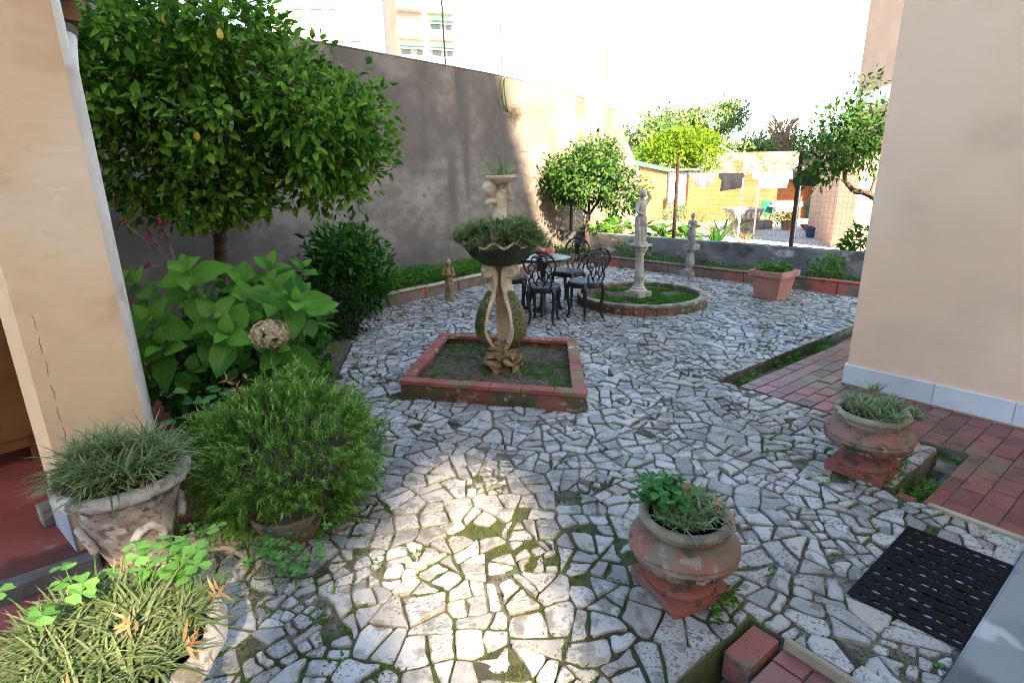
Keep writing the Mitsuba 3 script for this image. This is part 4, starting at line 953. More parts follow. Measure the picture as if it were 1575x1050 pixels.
# ------------------------------------------------------------------ terracotta urns on the right
def terracotta_urn(loc, rot, label, s=1.0):
    ku = thing('terracotta_urn', label, 'urn', 'footed terracotta urns on the paving')
    R = rz(rot); t = (loc[0], loc[1], 0)
    def p(name, m_, mt, sm=45):
        v_, f_ = xf(m_); v_[:, 2] = np.interp(v_[:, 2], [0, 0.05, 0.13, 0.222, 0.30, 0.40], [0, 0.05, 0.122, 0.210, 0.292, 0.392])
        put(part(ku, name), xf((v_, f_), R, t, s), mt, sm)
    p('plinth', rough(xf(trimesh.creation.box((0.285, 0.285, 0.052)).subdivide_to_size(0.025), None, (0, 0, 0.024)), 0.003, 14), TERRACLEAN, 30)
    p('foot', lathe([(0.138, 0.050), (0.140, 0.062), (0.132, 0.075), (0.118, 0.080), (0.095, 0.10), (0.075, 0.118), (0.07, 0.135)], 48), TERRACLEAN)
    lob = lambda th, i: 1 + 0.075 * (np.sqrt(np.abs(np.cos(11 * th))) - 0.8) * (0.5, 0.9, 1.0, 1.0, 0.8, 0.25)[i]
    p('gadroons', lathe([(0.07, 0.130), (0.115, 0.140), (0.165, 0.158), (0.198, 0.182), (0.213, 0.207), (0.214, 0.222)], 176, wob=lob, cap=False), TERRAGREY, 30)
    p('belly', lathe([(0.205, 0.218), (0.2165, 0.221), (0.2175, 0.228), (0.213, 0.236), (0.2165, 0.244), (0.213, 0.252), (0.198, 0.268), (0.170, 0.288), (0.142, 0.300)], 96, cap=False), TERRA, 40)
    rim = rough(lathe([(0.146, 0.296), (0.140, 0.304), (0.139, 0.318), (0.160, 0.324), (0.179, 0.336), (0.184, 0.350), (0.176, 0.364), (0.158, 0.368), (0.143, 0.358), (0.139, 0.33), (0.02, 0.325)], 72), 0.003, 25)
    p('rim', rim, LICHEN, 50)
    p('soil', lathe([(0.142, 0.350), (0.08, 0.358), (0.01, 0.364)], 24), SOIL, True)
    return ku


U1, U2 = np.array([0.675, 1.95]), np.array([1.985, 2.87])
terracotta_urn(U1, math.atan2(-0.297, 0.118), 'red and lichen grey terracotta urn with clover, the closer of the two on the right')
terracotta_urn(U2, math.atan2(-0.203, 0.166), 'red terracotta urn with a pale chipped rim on the slab beside the tiled path', 1.03)


def clovers(C, size, hmin, hmax, lean=0.4):
    """three-part leaves on thin stalks; returns leaf mesh and stalk mesh."""
    P, D, N = [], [], []; st = MB()
    for c in C:
        h = rng.uniform(hmin, hmax); a_ = rng.uniform(0, 6.283); off = np.array([math.cos(a_), math.sin(a_), 0]) * lean * h * rng.uniform(0.2, 1)
        top = np.asarray(c) + off + [0, 0, h]; st.addm(tube(spline([c, np.asarray(c) + off * 0.3 + [0, 0, h * 0.6], top], 5), 0.0013, 4, False))
        nn = unit(np.array([off[0], off[1], 0]) * 2 + [0, 0, 1] + rng.normal(size=3) * 0.2); a0 = rng.uniform(0, 6.283)
        e1 = unit(np.cross(nn, [0.3, 1, 0.1])); e2 = np.cross(nn, e1)
        for k_ in range(3):
            an = a0 + k_ * 2.094; P.append(top); D.append(e1 * math.cos(an) + e2 * math.sin(an) - nn * 0.15); N.append(nn)
    return np.array(P), np.array(D), np.array(N), st


def round_leaves(P, D, N, L, W):
    n = len(P); D = unit(D); N = unit(N - D * (N * D).sum(1, keepdims=True)); S = np.cross(N, D)
    tx = np.array([0, 0.3, 0.3, 0.65, 0.65, 0.65, 0.95, 0.95, 0.88]); ty = np.array([0, -0.32, 0.32, -0.54, 0.54, 0, -0.33, 0.33, 0]); tz = np.abs(ty) * 0.22
    L = np.broadcast_to(L, (n,)); W = np.broadcast_to(W, (n,))
    V = P[:, None] + D[:, None] * (tx[None, :, None] * L[:, None, None]) + S[:, None] * (ty[None, :, None] * W[:, None, None]) + N[:, None] * (tz[None, :, None] * W[:, None, None])
    tri = np.array([[0, 1, 5], [0, 5, 2], [1, 3, 5], [5, 4, 2], [3, 6, 5], [6, 8, 5], [5, 8, 7], [5, 7, 4]])
    uv = np.stack([np.repeat(rng.random(n)[:, None], 9, 1), np.tile(tx, (n, 1))], -1)
    return V.reshape(-1, 3), (tri[None] + 9 * np.arange(n)[:, None, None]).reshape(-1, 3), uv.reshape(-1, 2)


def put_heads(k_, C, n=9, L=0.032):
    for c in C: put(part(k_, 'dry_flower'), merge(dry_heads([c], n, L)), LF_DRY)


def dry_heads(C, n=9, L=0.032):
    P, D = [], []
    for c in C:
        for _ in range(n): P.append(np.asarray(c) + rng.normal(size=3) * 0.005); D.append(rng.normal(size=3) + [0, 0, 0.2])
    P, D = np.array(P), np.array(D)
    return leaves(P, D, rng.normal(size=P.shape), L * rng.uniform(0.6, 1.2, len(P)), 0.009, curl=0.5)


# plants in the two urns
k = thing('urn_clover', 'leafy clover growing at the back of the closer terracotta urn', 'plant')
cc_ = np.c_[U1[0] - 0.075 + rng.normal(size=44) * 0.04, U1[1] + 0.03 + rng.normal(size=44) * 0.05, np.full(44, 0.356)]
Pq, Dq, Nq, st = clovers(cc_, 0.04, 0.03, 0.115, 0.8); put(part(k, 'leaves'), merge(round_leaves(Pq, Dq, Nq, 0.040, 0.038)), LF_ROSE); put(part(k, 'stalks'), st, LF_WEED); stuffpart(k + '__leaves'); stuffpart(k + '__stalks')
k = thing('urn_succulent', 'grey green spiky rosette succulents in the closer terracotta urn', 'plant')
rc = np.array([[U1[0] + 0.035, U1[1] - 0.055, 0.35], [U1[0] + 0.085, U1[1] + 0.01, 0.345], [U1[0] + 0.02, U1[1] + 0.06, 0.35], [U1[0] + 0.10, U1[1] - 0.03, 0.345], [U1[0] - 0.03, U1[1] - 0.08, 0.35], [U1[0] + 0.0, U1[1] - 0.0, 0.36], [U1[0] + 0.06, U1[1] + 0.09, 0.35], [U1[0] - 0.09, U1[1] - 0.05, 0.345], *[[U1[0] + 0.105 * math.cos(q_), U1[1] + 0.105 * math.sin(q_), 0.345] for q_ in (-2.4, -1.9, -1.3, -0.6, 0.2, 0.8)]])
rc = rc + [0, 0, 0.010]
put(part(k, 'leaves'), merge(rosettes(rc[:1], 44, 0.125, 0.0105, up=0.8, droop=0.22, seg=4), rosettes(rc[1:], 26, 0.10, 0.0105, up=0.9, droop=0.3, seg=3)), LF_SPIKEG)
put_heads(k, [(U1[0] - 0.13, U1[1] + 0.06, 0.44), (U1[0] + 0.0, U1[1] + 0.03, 0.43), (U1[0] + 0.045, U1[1] + 0.06, 0.42), (U1[0] + 0.12, U1[1] - 0.03, 0.40), (U1[0] + 0.14, U1[1] - 0.08, 0.36)], 16)
k = thing('rear_urn_succulent', 'grey green spiky succulents spilling over the rim of the rear terracotta urn', 'plant')
rc = np.c_[U2[0] - 0.02 + rng.normal(size=16) * 0.07, U2[1] + rng.normal(size=16) * 0.07, np.full(16, 0.36)]
rc = np.vstack([rc, [[U2[0] + 0.175, U2[1] - 0.05, 0.31], [U2[0] + 0.165, U2[1] + 0.03, 0.34], [U2[0] + 0.07, U2[1] + 0.11, 0.42], [U2[0] + 0.21, U2[1] - 0.02, 0.33], [U2[0] + 0.22, U2[1] - 0.05, 0.31]], [[U2[0] + 0.11 * math.cos(q_), U2[1] + 0.11 * math.sin(q_), 0.355] for q_ in np.arange(0, 6.2, 0.55)]])
rc = rc + [0, 0, 0.012]
put(part(k, 'leaves'), merge(rosettes(rc, 22, 0.115, 0.012, up=0.85, droop=0.28, seg=3)), LF_SPIKEG)
put(thing('inner_pot', 'small round terracotta pot sunk inside the rear urn', 'pot'), xf(lathe([(0.06, 0.325), (0.078, 0.33), (0.084, 0.375), (0.078, 0.375), (0.07, 0.345), (0.01, 0.34)], 32), None, (U2[0] - 0.035, U2[1], 0.028)), TERRACLEAN, 40)

for lab, pts in (('small leafy weeds at the foot of the closer terracotta urn', ((0.80, 1.80), (0.84, 1.86), (0.76, 1.76))), ('leafy weeds at the foot of the rear terracotta urn', ((2.12, 2.78), (2.17, 2.86), (2.02, 2.70), (1.94, 2.74), (2.20, 2.92)))):
    c_ = np.repeat(np.array([[x_, y_, 0.0] for x_, y_ in pts]), 16, 0); c_ = c_ + rng.normal(size=c_.shape) * [0.022, 0.022, 0.0]; a = rng.uniform(0, 6.283, len(c_)); hh_ = rng.uniform(0.005, 0.06, len(c_))
    k = thing('weed_clump', lab, 'weeds'); put(part(k, 'leaves'), merge(leaves(c_ + np.c_[a * 0, a * 0, hh_], np.c_[np.cos(a), np.sin(a), rng.normal(size=len(a)) * 0.4 + 0.2], np.tile([0, 0, 1.0], (len(a), 1)), rng.uniform(0.02, 0.045, len(a)), rng.uniform(0.01, 0.02, len(a)))), LF_WEED); stuffpart(k + '__leaves')
gu = np.vstack([np.c_[rng.uniform(-2.40, -0.9, 420), rng.uniform(3.97, 4.09, 420)], np.c_[rng.uniform(-2.41, -2.29, 380), rng.uniform(4.0, 6.5, 380)], np.c_[rng.uniform(-0.86, -0.75, 120), rng.uniform(3.3, 4.0, 120)]])
gu = gu[meshkit.fbm(np.c_[gu * 3.1, np.zeros(len(gu))], 3, 6) > 0.47]; gp = gu[:, :1] * uu + gu[:, 1:] * ww; a = rng.uniform(0, 6.283, len(gp) * 5)
k = thing('gutter_weeds', 'small weeds growing along the dark gutter beside the tiled path', 'weeds', kind='stuff')
put(k, merge(leaves(np.repeat(np.c_[gp, rng.uniform(-0.12, -0.04, len(gp))], 5, 0), np.c_[np.cos(a), np.sin(a), rng.uniform(0, 0.8, len(a))], np.tile([0, 0, 1.0], (len(a), 1)), rng.uniform(0.02, 0.05, len(a)), rng.uniform(0.01, 0.022, len(a)))), LF_WEED)

# ------------------------------------------------------------------ rubber mat
M0, M1, M2, M3 = [np.array(p) for p in ((1.865, 2.315), (2.13, 2.03), (1.57, 1.585), (1.335, 1.89))]
km = thing('door_mat', 'square black rubber ring mat with holes lying on the paving by the step', 'mat')
dm = unit((M3 - M0) + (M2 - M1)); dn = unit((M1 - M0) + (M2 - M3)); cM = (M0 + M1 + M2 + M3) / 4
Lm, Wm = (np.linalg.norm(M3 - M0) + np.linalg.norm(M2 - M1)) / 2, (np.linalg.norm(M1 - M0) + np.linalg.norm(M2 - M3)) / 2
hx = [sbox(-Lm / 2, -Wm / 2, Lm / 2, Wm / 2)]
holes = []
nx, ny = 11, 9
for i in range(nx):
    for j in range(ny):
        x_ = -Lm / 2 + (i + 0.5) * Lm / nx; y_ = -Wm / 2 + (j + 0.5 + (0.25 if i % 2 else -0.25)) * Wm / ny
        if abs(y_) < Wm / 2 - 0.012: holes.append(affinity.rotate(affinity.scale(Point(x_, y_).buffer(1, 4), 0.0105, 0.0185), 0))
sheet = hx[0].difference(union_all(holes))
base_, top_ = sheet, sheet
mm = prism(sheet, 0.005, 0.0095)
Rm_ = np.array([[dm[0], dn[0], 0], [dm[1], dn[1], 0], [0, 0, 1]])
if np.linalg.det(Rm_) < 0: Rm_[:, 1] *= -1
put(part(km, 'sheet'), xf(mm, Rm_, (*cM, 0)), RUBBER)
kn = MB()
for i in range(nx * 2 + 1):
    for j in range(ny * 2):
        x_ = -Lm / 2 + i * Lm / nx / 2; y_ = -Wm / 2 + (j + 0.5) * Wm / ny / 2
        if any(abs(x_ - h_.centroid.x) < 0.013 and abs(y_ - h_.centroid.y) < 0.019 for h_ in holes): continue
        if abs(x_) < Lm / 2 - 0.004: kn.addm(xf(lathe([(0.0055, 0.0095), (0.004, 0.0125), (0.001, 0.013)], 6), Rm_, np.r_[cM, 0] + Rm_ @ np.array([x_, y_, 0])))
put(stuffpart(part(km, 'nubs')), kn, RUBBER)

# ------------------------------------------------------------------ square pot at the back right
kp = thing('square_pot', 'square pinkish terracotta coloured pot with leafy plants near the back kerb', 'pot')
pc = np.array([3.50, 7.42]); Rp = frame2(uu)
def frus(b0, b1, z0, z1, th=0.0):
    v = np.array([[x * b0, y * b0, z0] for x, y in ((-1, -1), (1, -1), (1, 1), (-1, 1))] + [[x * b1, y * b1, z1] for x, y in ((-1, -1), (1, -1), (1, 1), (-1, 1))], float)
    f = np.array([[0, 1, 5, 4], [1, 2, 6, 5], [2, 3, 7, 6], [3, 0, 4, 7], [0, 3, 2, 1], [4, 5, 6, 7]]); return v, np.vstack([f[:, [0, 1, 2]], f[:, [0, 2, 3]]])
put(part(kp, 'body'), xf(frus(0.155, 0.20, 0.0, 0.31), Rp, (*pc, 0)), POTPINK)
rim_ = sbox(-0.225, -0.225, 0.225, 0.225).buffer(0.012).difference(sbox(-0.19, -0.19, 0.19, 0.19))
put(part(kp, 'rim'), xf(prism(rim_, 0.305, 0.375), Rp, (*pc, 0)), POTPINK)
put(part(kp, 'soil'), xf(box((0, 0, 0.335), (0.38, 0.38, 0.02)), Rp, (*pc, 0)), SOIL)
k = thing('pot_plants', 'low leafy green plants filling the square pot', 'plants')
cw = rng.uniform(-0.2, 0.2, (150, 2)) @ Rp[:2, :2].T + pc
Pq, Dq, Nq, st = clovers(np.c_[cw, np.full(150, 0.345)], 0.03, 0.03, 0.13, 0.7)
put(part(k, 'leaves'), merge(leaves(Pq, Dq, Nq, 0.04, 0.028)), LF_WEED); put(part(k, 'stalks'), st, LF_WEED); stuffpart(k + '__leaves'); stuffpart(k + '__stalks')

# ------------------------------------------------------------------ concrete urns on the left with spiky plants
def concrete_urn(loc, rot, label, s=1.0, rimr=0.235):
    ku = thing('concrete_urn', label, 'urn', 'weathered concrete urns by the porch')
    R = rz(rot); t = (loc[0], loc[1], 0); q = rimr / 0.235
    prof_ = [(0.12 * q, 0.0), (0.135 * q, 0.02), (0.128 * q, 0.06), (0.11 * q, 0.09), (0.118 * q, 0.14), (0.145 * q, 0.22), (0.165 * q, 0.30), (0.178 * q, 0.37), (0.195 * q, 0.43), (0.212 * q, 0.46)]
    put(part(ku, 'body'), xf(rough(lathe(prof_, 64, wob=lambda th, i: 1 + 0.012 * np.cos(6 * th + i)), 0.008, 9, 2), R, t, s), URNCONC, True)
    rim = rough(lathe([(0.205 * q, 0.452), (0.225 * q, 0.455), (0.243 * q, 0.468), (0.247 * q, 0.488), (0.236 * q, 0.508), (0.215 * q, 0.514), (0.198 * q, 0.503), (0.19 * q, 0.47), (0.02, 0.465)], 90, wob=lambda th, i: 1 + 0.010 * np.cos(17 * th)), 0.007, 18, 4)
    put(part(ku, 'rim'), xf(rim, R, t, s), URNRIM, True)
    put(part(ku, 'soil'), xf(lathe([(0.192 * q, 0.472), (0.1 * q, 0.495), (0.01, 0.50)], 24), R, t, s), SOIL, True)
    for a_ in (-0.35, -0.35 + math.pi / 2, -0.35 + math.pi, -0.35 - math.pi / 2):
        th = np.linspace(-0.35, math.pi + 0.35, 22)
        c = np.c_[0.152 * q + 0.014 + 0.016 * np.sin(th), 0.052 * np.cos(th), 0.262 + 0.062 * np.sin(th)]
        put(part(ku, 'handle'), xf(rough(tube(c, 0.017, 10), 0.004, 30), R @ rz(a_), t, s), URNRIM, 60)
    return ku


L1, L2 = np.array([-1.62, 2.09]), np.array([-1.05, 1.17])
concrete_urn(L1, -0.35, 'weathered concrete urn with ring handles standing against the peach pillar')
concrete_urn(L2, 0.2, 'weathered concrete urn in the bottom left corner, cut by the photo edge', 1.0, 0.262)
k = thing('spiky_plant', 'mound of fine pale green spiky leaves in the urn against the pillar', 'plant', 'spiky plants in the concrete urns')
b, _ = ball(230); b = b[b[:, 2] > -0.2]
Pc = np.c_[L1[0] + b[:, 0] * 0.19, L1[1] + b[:, 1] * 0.19, 0.52 + np.maximum(b[:, 2], 0) * 0.11]
put(part(k, 'leaves'), merge(rosettes(Pc[:110], 16, 0.185, 0.0098, up=0.8, droop=0.4, seg=3, lean=np.c_[b[:110, :2] * 0.6, np.zeros(len(b[:110]))])), LF_SPIKELIGHT); stuffpart(k + '__leaves')
put_heads(k, [(L1[0] + 0.02, L1[1] - 0.20, 0.55), (L1[0] + 0.08, L1[1] - 0.19, 0.53), (L1[0] - 0.12, L1[1] - 0.19, 0.50), (L1[0] - 0.21, L1[1] - 0.05, 0.52), (L1[0] + 0.17, L1[1] - 0.14, 0.53)], 10, 0.04)
k = thing('spiky_plant', 'sunlit mound of pale yellow green spiky leaves in the bottom left urn', 'plant', 'spiky plants in the concrete urns')
b, _ = ball(330); b = b[b[:, 2] > -0.2]
Pc = np.c_[L2[0] + b[:, 0] * 0.19, L2[1] + b[:, 1] * 0.19, 0.505 + np.maximum(b[:, 2], 0) * 0.06]
put(part(k, 'leaves'), merge(rosettes(Pc[:105], 17, 0.19, 0.0105, up=0.8, droop=0.42, seg=4, lean=np.c_[b[:105, :2] * 0.65, np.zeros(len(b[:105]))])), LF_SPIKE); stuffpart(k + '__leaves')
put_heads(k, [(L2[0] + 0.12, L2[1] - 0.05, 0.64), (L2[0] + 0.245, L2[1] - 0.06, 0.57), (L2[0] + 0.24, L2[1] + 0.10, 0.58), (L2[0] + 0.10, L2[1] + 0.22, 0.60), (L2[0] - 0.1, L2[1] + 0.22, 0.58), (L2[0] + 0.06, L2[1] - 0.2, 0.56)], 12, 0.045)
k = thing('urn_weed', 'bright green clover leaves sprouting among the spikes of the bottom left urn', 'plant')
cc_ = np.vstack([np.c_[L2[0] + 0.08 + rng.normal(size=24) * 0.075, L2[1] + 0.17 + rng.normal(size=24) * 0.03, np.full(24, 0.53)], np.c_[L2[0] + rng.uniform(-0.14, 0.05, 8), L2[1] + rng.uniform(-0.08, 0.1, 8), np.full(8, 0.57)]])
Pq, Dq, Nq, st = clovers(cc_, 0.04, 0.07, 0.16, 0.5); put(part(k, 'leaves'), merge(round_leaves(Pq, Dq, Nq, 0.034, 0.036)), LF_CLOVER); put(part(k, 'stalks'), st, LF_CLOVER); stuffpart(k + '__leaves'); stuffpart(k + '__stalks')
# ------------------------------------------------------------------ rosemary bush in a terracotta bowl
RB = np.array([-1.17, 2.62])
k = thing('bush_pot', 'wide terracotta bowl almost hidden under the feathery green bush', 'pot')
put(k, xf(rough(lathe([(0.14, 0.0), (0.17, 0.05), (0.20, 0.13), (0.215, 0.17), (0.22, 0.19), (0.205, 0.195), (0.19, 0.17), (0.02, 0.16)], 60, wob=lambda th, i: 1 + 0.012 * np.cos(20 * th)), 0.003, 20), None, (-1.09, 2.37, 0), 0.80), TERRA, 40)
k = thing('feathery_bush', 'rounded bush of fine feathery bright green shoots beside the paving', 'bush')
sh, shn = ball(2300, 0.66); keep = sh[:, 2] > -0.75; sh, shn = sh[keep], shn[keep]
sh = sh * (0.74 + 0.50 * meshkit.fbm(shn * 2.4 + 4, 3, 2))[:, None]
keep = meshkit.fbm(sh * 3.2 + 8, 2, 6) > 0.33; sh, shn = sh[keep], shn[keep]
BR = np.array([0.45, 0.42, 0.37]); BCn = np.array([RB[0] + 0.02, RB[1] - 0.02, 0.305])
Pc = BCn + sh * BR; n = len(Pc)
ax = unit(shn * [1, 1, 0.9] + [0, 0, 0.55] + rng.normal(size=(n, 3)) * 0.28); L = rng.uniform(0.05, 0.10, n)
per = 22; s_ = rng.uniform(0, 1, (n, per)); a = rng.uniform(0, 6.283, (n, per))
e1 = unit(np.cross(ax, [0.2, 0.9, 0.3])); e2 = np.cross(ax, e1)
Pn = Pc[:, None] + ax[:, None] * (s_ * L[:, None])[..., None]
Dn = ax[:, None] * 0.75 + (e1[:, None] * np.cos(a)[..., None] + e2[:, None] * np.sin(a)[..., None]) * (1.05 - 0.6 * s_)[..., None]
dead = Pc[rng.random(n) < 0.03]
put(part(k, 'dry_shoots'), merge(rosettes(dead, 14, 0.05, 0.004, up=1.2, droop=0.2, seg=1)), LF_DRY); stuffpart(k + '__dry_shoots')
v, f, uv = blades(Pn.reshape(-1, 3), Dn.reshape(-1, 3), rng.uniform(0.026, 0.046, n * per), 0.0072, 0.12, 1)
uv[:, 1] = np.repeat(s_.reshape(-1), 6); put(part(k, 'foliage'), merge((v, f, uv)), LF_ROSEM); stuffpart(k + '__foliage')
tw = MB()
for i in range(0, n, 16):
    p0 = BCn + [rng.normal() * 0.06, rng.normal() * 0.06, -0.2]; m_ = (p0 + Pc[i]) / 2 + [0, 0, 0.02]
    tw.addm(tube(spline([p0, m_, Pc[i]], 6), np.linspace(0.005, 0.0012, 7)[:len(spline([p0, m_, Pc[i]], 6))], 5, False))
put(part(k, 'stems'), tw, BARKPALE); stuffpart(k + '__stems')
k = thing('clover_patch', 'fresh green clover growing round the terracotta bowl under the bush', 'clover', kind='stuff')
cp_ = np.vstack([np.c_[-1.52 + rng.normal(size=90) * 0.10, 2.42 + rng.normal(size=90) * 0.12, np.zeros(90)], np.c_[-1.02 + rng.normal(size=45) * 0.08, 2.10 + rng.normal(size=45) * 0.07, np.zeros(45)]])
Pq, Dq, Nq, st = clovers(cp_, 0.03, 0.04, 0.16, 0.5); put(k, merge(round_leaves(Pq, Dq, Nq, 0.026, 0.027), st.mesh()), LF_CLOVER)

# ------------------------------------------------------------------ hydrangea with broad leaves, each leaf a piece
def broad_leaf(seed, tone):
    r_ = np.random.default_rng(seed); nx, ny = 9, 7
    t_ = np.linspace(0, 1, nx); wv = np.sin(math.pi * np.clip(t_, 0, 1) ** 0.75) ** 0.85 * 0.5
    wv[0], wv[-1] = 0.01, 0.0; V, UV = [], []
    cur = r_.uniform(0.12, 0.34); cup = r_.uniform(0.15, 0.4)
    for i in range(nx):
        for j in range(ny):
            s = (j - (ny - 1) / 2) / ((ny - 1) / 2); w = wv[i] * (1.06 if i % 2 and abs(s) > 0.9 else 1.0) * 0.66
            x = t_[i] + 0.10 * (1 - abs(s)) * t_[i] * (1 - t_[i]) - 0.04 * abs(s)
            quilt = 0.016 * math.sin(i * 2.1 + abs(s) * 3.6) * abs(s)
            V.append([x, s * w, cup * abs(s) ** 1.3 * w - cur * t_[i] ** 2 + quilt + 0.012 * r_.normal() * abs(s)]); UV.append([round(tone * 11) + 0.02 + 0.96 * j / (ny - 1), t_[i]])
    idx_ = np.arange(nx * ny).reshape(nx, ny); q_ = np.stack([idx_[:-1, :-1], idx_[1:, :-1], idx_[1:, 1:], idx_[:-1, 1:]], -1).reshape(-1, 4)
    return np.array(V), np.vstack([q_[:, [0, 1, 2]], q_[:, [0, 2, 3]]]), np.array(UV)


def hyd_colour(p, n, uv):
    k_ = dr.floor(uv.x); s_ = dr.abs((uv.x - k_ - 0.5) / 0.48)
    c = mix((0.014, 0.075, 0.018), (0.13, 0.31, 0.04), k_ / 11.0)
    c = mix(c, (0.20, 0.37, 0.10), 0.35 * smoothstep(0.55, 0.8, noise(p.x * 9, p.y * 9, p.z * 9)))
    vein = 1 - smoothstep(0.06, 0.16, dr.abs((uv.y - 0.30 * s_) * 8 - dr.round((uv.y - 0.30 * s_) * 8)))
    vein = dr.maximum(vein * 0.5, 1 - smoothstep(0.03, 0.09, s_))
    return mix(c, c * 1.25 + 0.012, vein * 0.8)


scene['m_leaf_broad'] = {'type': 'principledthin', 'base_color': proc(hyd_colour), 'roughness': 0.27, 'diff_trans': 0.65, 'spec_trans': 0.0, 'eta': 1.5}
variants = []
for i in range(12):
    v, f, uv = broad_leaf(i, i / 11)
    variants.append(mikit.ply((v, f), 'm_leaf_broad', smooth=True, uv=uv))
hy = thing('hydrangea', 'large hydrangea bush with broad glossy green leaves behind the peach pillar', 'bush')
hr = np.random.default_rng(17); stems = MB(); nleaf = 0; tips = []
for i in range(49):
    for _ in range(60):
        y = hr.uniform(2.85, 4.3); xr = -1.36 - 0.20 * (y - 2.9); xl = -1.02 - 0.30 * y if y > 3.2 else -1.9
        tp = np.array([hr.uniform(max(xl - 0.25, -2.35), xr + 0.22), y, 0])
        top = 1.22 - 0.20 * abs(tp[0] + 1.75) - 0.16 * max(0, y - 3.3); tp[2] = hr.uniform(0.2, 1) ** 0.55 * top
        if all(np.linalg.norm((tp - q_) * [1, 1, 1.0]) > 0.125 for q_ in tips): tips.append(tp); break
for tp in tips:
    root = np.array([-1.72 + hr.normal() * 0.12, 3.65 + hr.normal() * 0.22, 0.05]); mid = root * 0.45 + tp * 0.55 + [0, 0, -0.04]
    c = spline([root, mid, tp], 10); stems.addm(tube(c, np.linspace(0.010, 0.005, len(c)), 6, False))
    out = unit((tp - [-1.72, 3.65, 0.45]) * [1, 1, 0.6] + [0.15, -0.45, 0.75]); e1 = unit(np.cross(out, [0.3, 1, 0.2])); e2 = np.cross(out, e1)
    hgt = np.clip(tp[2] / 1.2, 0, 1); a0 = hr.uniform(0, 6.283)
    for ring_, (cnt, elev, Ls) in enumerate(((2, 1.05, 0.085), (2, 0.55, 0.135), (2, 0.18, 0.165))):
        for q_ in range(cnt):
            if nleaf >= 292: break
            an = a0 + ring_ * 1.571 + q_ * math.pi + hr.normal() * 0.18
            D = unit((e1 * math.cos(an) + e2 * math.sin(an)) * math.cos(elev) + out * math.sin(elev) + [0, 0, -0.05]); N = unit(out * math.cos(elev) - (e1 * math.cos(an) + e2 * math.sin(an)) * math.sin(elev))
            S = np.cross(N, D); L = Ls * hr.uniform(0.75, 1.3) * 1.12
            M = np.eye(4); M[:3, 0], M[:3, 1], M[:3, 2] = D * L, S * L * hr.uniform(0.85, 1.1), np.cross(D, S) * L
            M[:3, 3] = tp + D * 0.015 - out * 0.03 * ring_
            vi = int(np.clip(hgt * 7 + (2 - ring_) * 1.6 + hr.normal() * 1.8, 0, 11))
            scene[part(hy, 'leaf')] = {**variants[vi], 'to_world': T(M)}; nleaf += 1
put(part(hy, 'stems'), stems, BARKPALE); stuffpart(hy + '__stems')
# inner shade foliage that only shows between the broad leaves
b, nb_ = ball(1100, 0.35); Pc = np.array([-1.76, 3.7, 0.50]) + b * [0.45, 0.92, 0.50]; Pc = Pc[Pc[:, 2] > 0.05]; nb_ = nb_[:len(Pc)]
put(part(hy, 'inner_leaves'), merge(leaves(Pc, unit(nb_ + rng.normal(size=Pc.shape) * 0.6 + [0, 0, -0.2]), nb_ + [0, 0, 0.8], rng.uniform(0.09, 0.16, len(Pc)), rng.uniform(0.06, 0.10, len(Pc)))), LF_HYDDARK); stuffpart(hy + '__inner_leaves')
fl = part(hy, 'dried_flower_head'); fc = np.array([-1.27, 2.86, 0.875])
b, nb_ = ball(150, 0.93); b = b[b[:, 2] > -0.75]; nb_ = unit(b); Pc = fc + b * [0.088, 0.088, 0.068]
D = unit(np.cross(nb_, rng.normal(size=nb_.shape)) + nb_ * 0.35)
put(fl, merge(leaves(np.repeat(Pc, 4, 0), np.vstack([[unit(np.cross(q_, [0.3, 0.8, 0.5])) * math.cos(t_) + np.cross(q_, unit(np.cross(q_, [0.3, 0.8, 0.5]))) * math.sin(t_) + q_ * (0.25 + 0.5 * math.sin(9 * t_ + 40 * q_[0]) ** 2) for t_ in (0.3 + q_[1] * 3, 1.87 + q_[1] * 3, 3.44 + q_[1] * 3, 5.0 + q_[1] * 3)] for q_ in nb_]), np.repeat(nb_, 4, 0) + rng.normal(size=(len(nb_) * 4, 3)) * 0.45, rng.uniform(0.020, 0.030, len(Pc) * 4), 0.024, curl=0.3)), LF_HYDFLOWER)
labels[fl] = {'label': 'round dried cream coloured flower head'}
put(part(hy, 'flower_stalk'), tube(spline([(-1.5, 3.2, 0.35), (-1.33, 2.95, 0.6), tuple(fc - [0, 0, 0.03])], 12), 0.005, 6), BARKPALE, 60)

# small rose-like plant in front of the hydrangea
k = thing('rose_plant', 'small plant with round blue green leaves in front of the hydrangea', 'plant')
put(part(k, 'stem'), tube(spline([(-1.62, 2.72, 0.02), (-1.585, 2.70, 0.25), (-1.60, 2.70, 0.45), (-1.57, 2.68, 0.60)], 14), [*np.linspace(0.013, 0.006, len(spline([(-1.62, 2.72, 0.02), (-1.585, 2.70, 0.25), (-1.60, 2.70, 0.45), (-1.57, 2.68, 0.60)], 14)))], 8), BARK, 60)
Pc = np.array([-1.56, 2.68, 0.55]) + rng.normal(size=(26, 3)) * [0.09, 0.05, 0.055]
a = rng.uniform(0, 6.283, 26); put(part(k, 'leaves'), merge(round_leaves(Pc, np.c_[np.cos(a), np.sin(a), rng.normal(size=26) * 0.2], np.tile([0.1, -0.3, 1.0], (26, 1)) + rng.normal(size=(26, 3)) * 0.25, rng.uniform(0.05, 0.075, 26), rng.uniform(0.045, 0.06, 26))), LF_ROSE)
put(part(k, 'dry_leaves'), merge(dry_heads([(-1.42, 2.72, 0.62), (-1.38, 2.74, 0.55), (-1.45, 2.70, 0.68), (-1.36, 2.72, 0.68)], 9, 0.045)), LF_DRY)

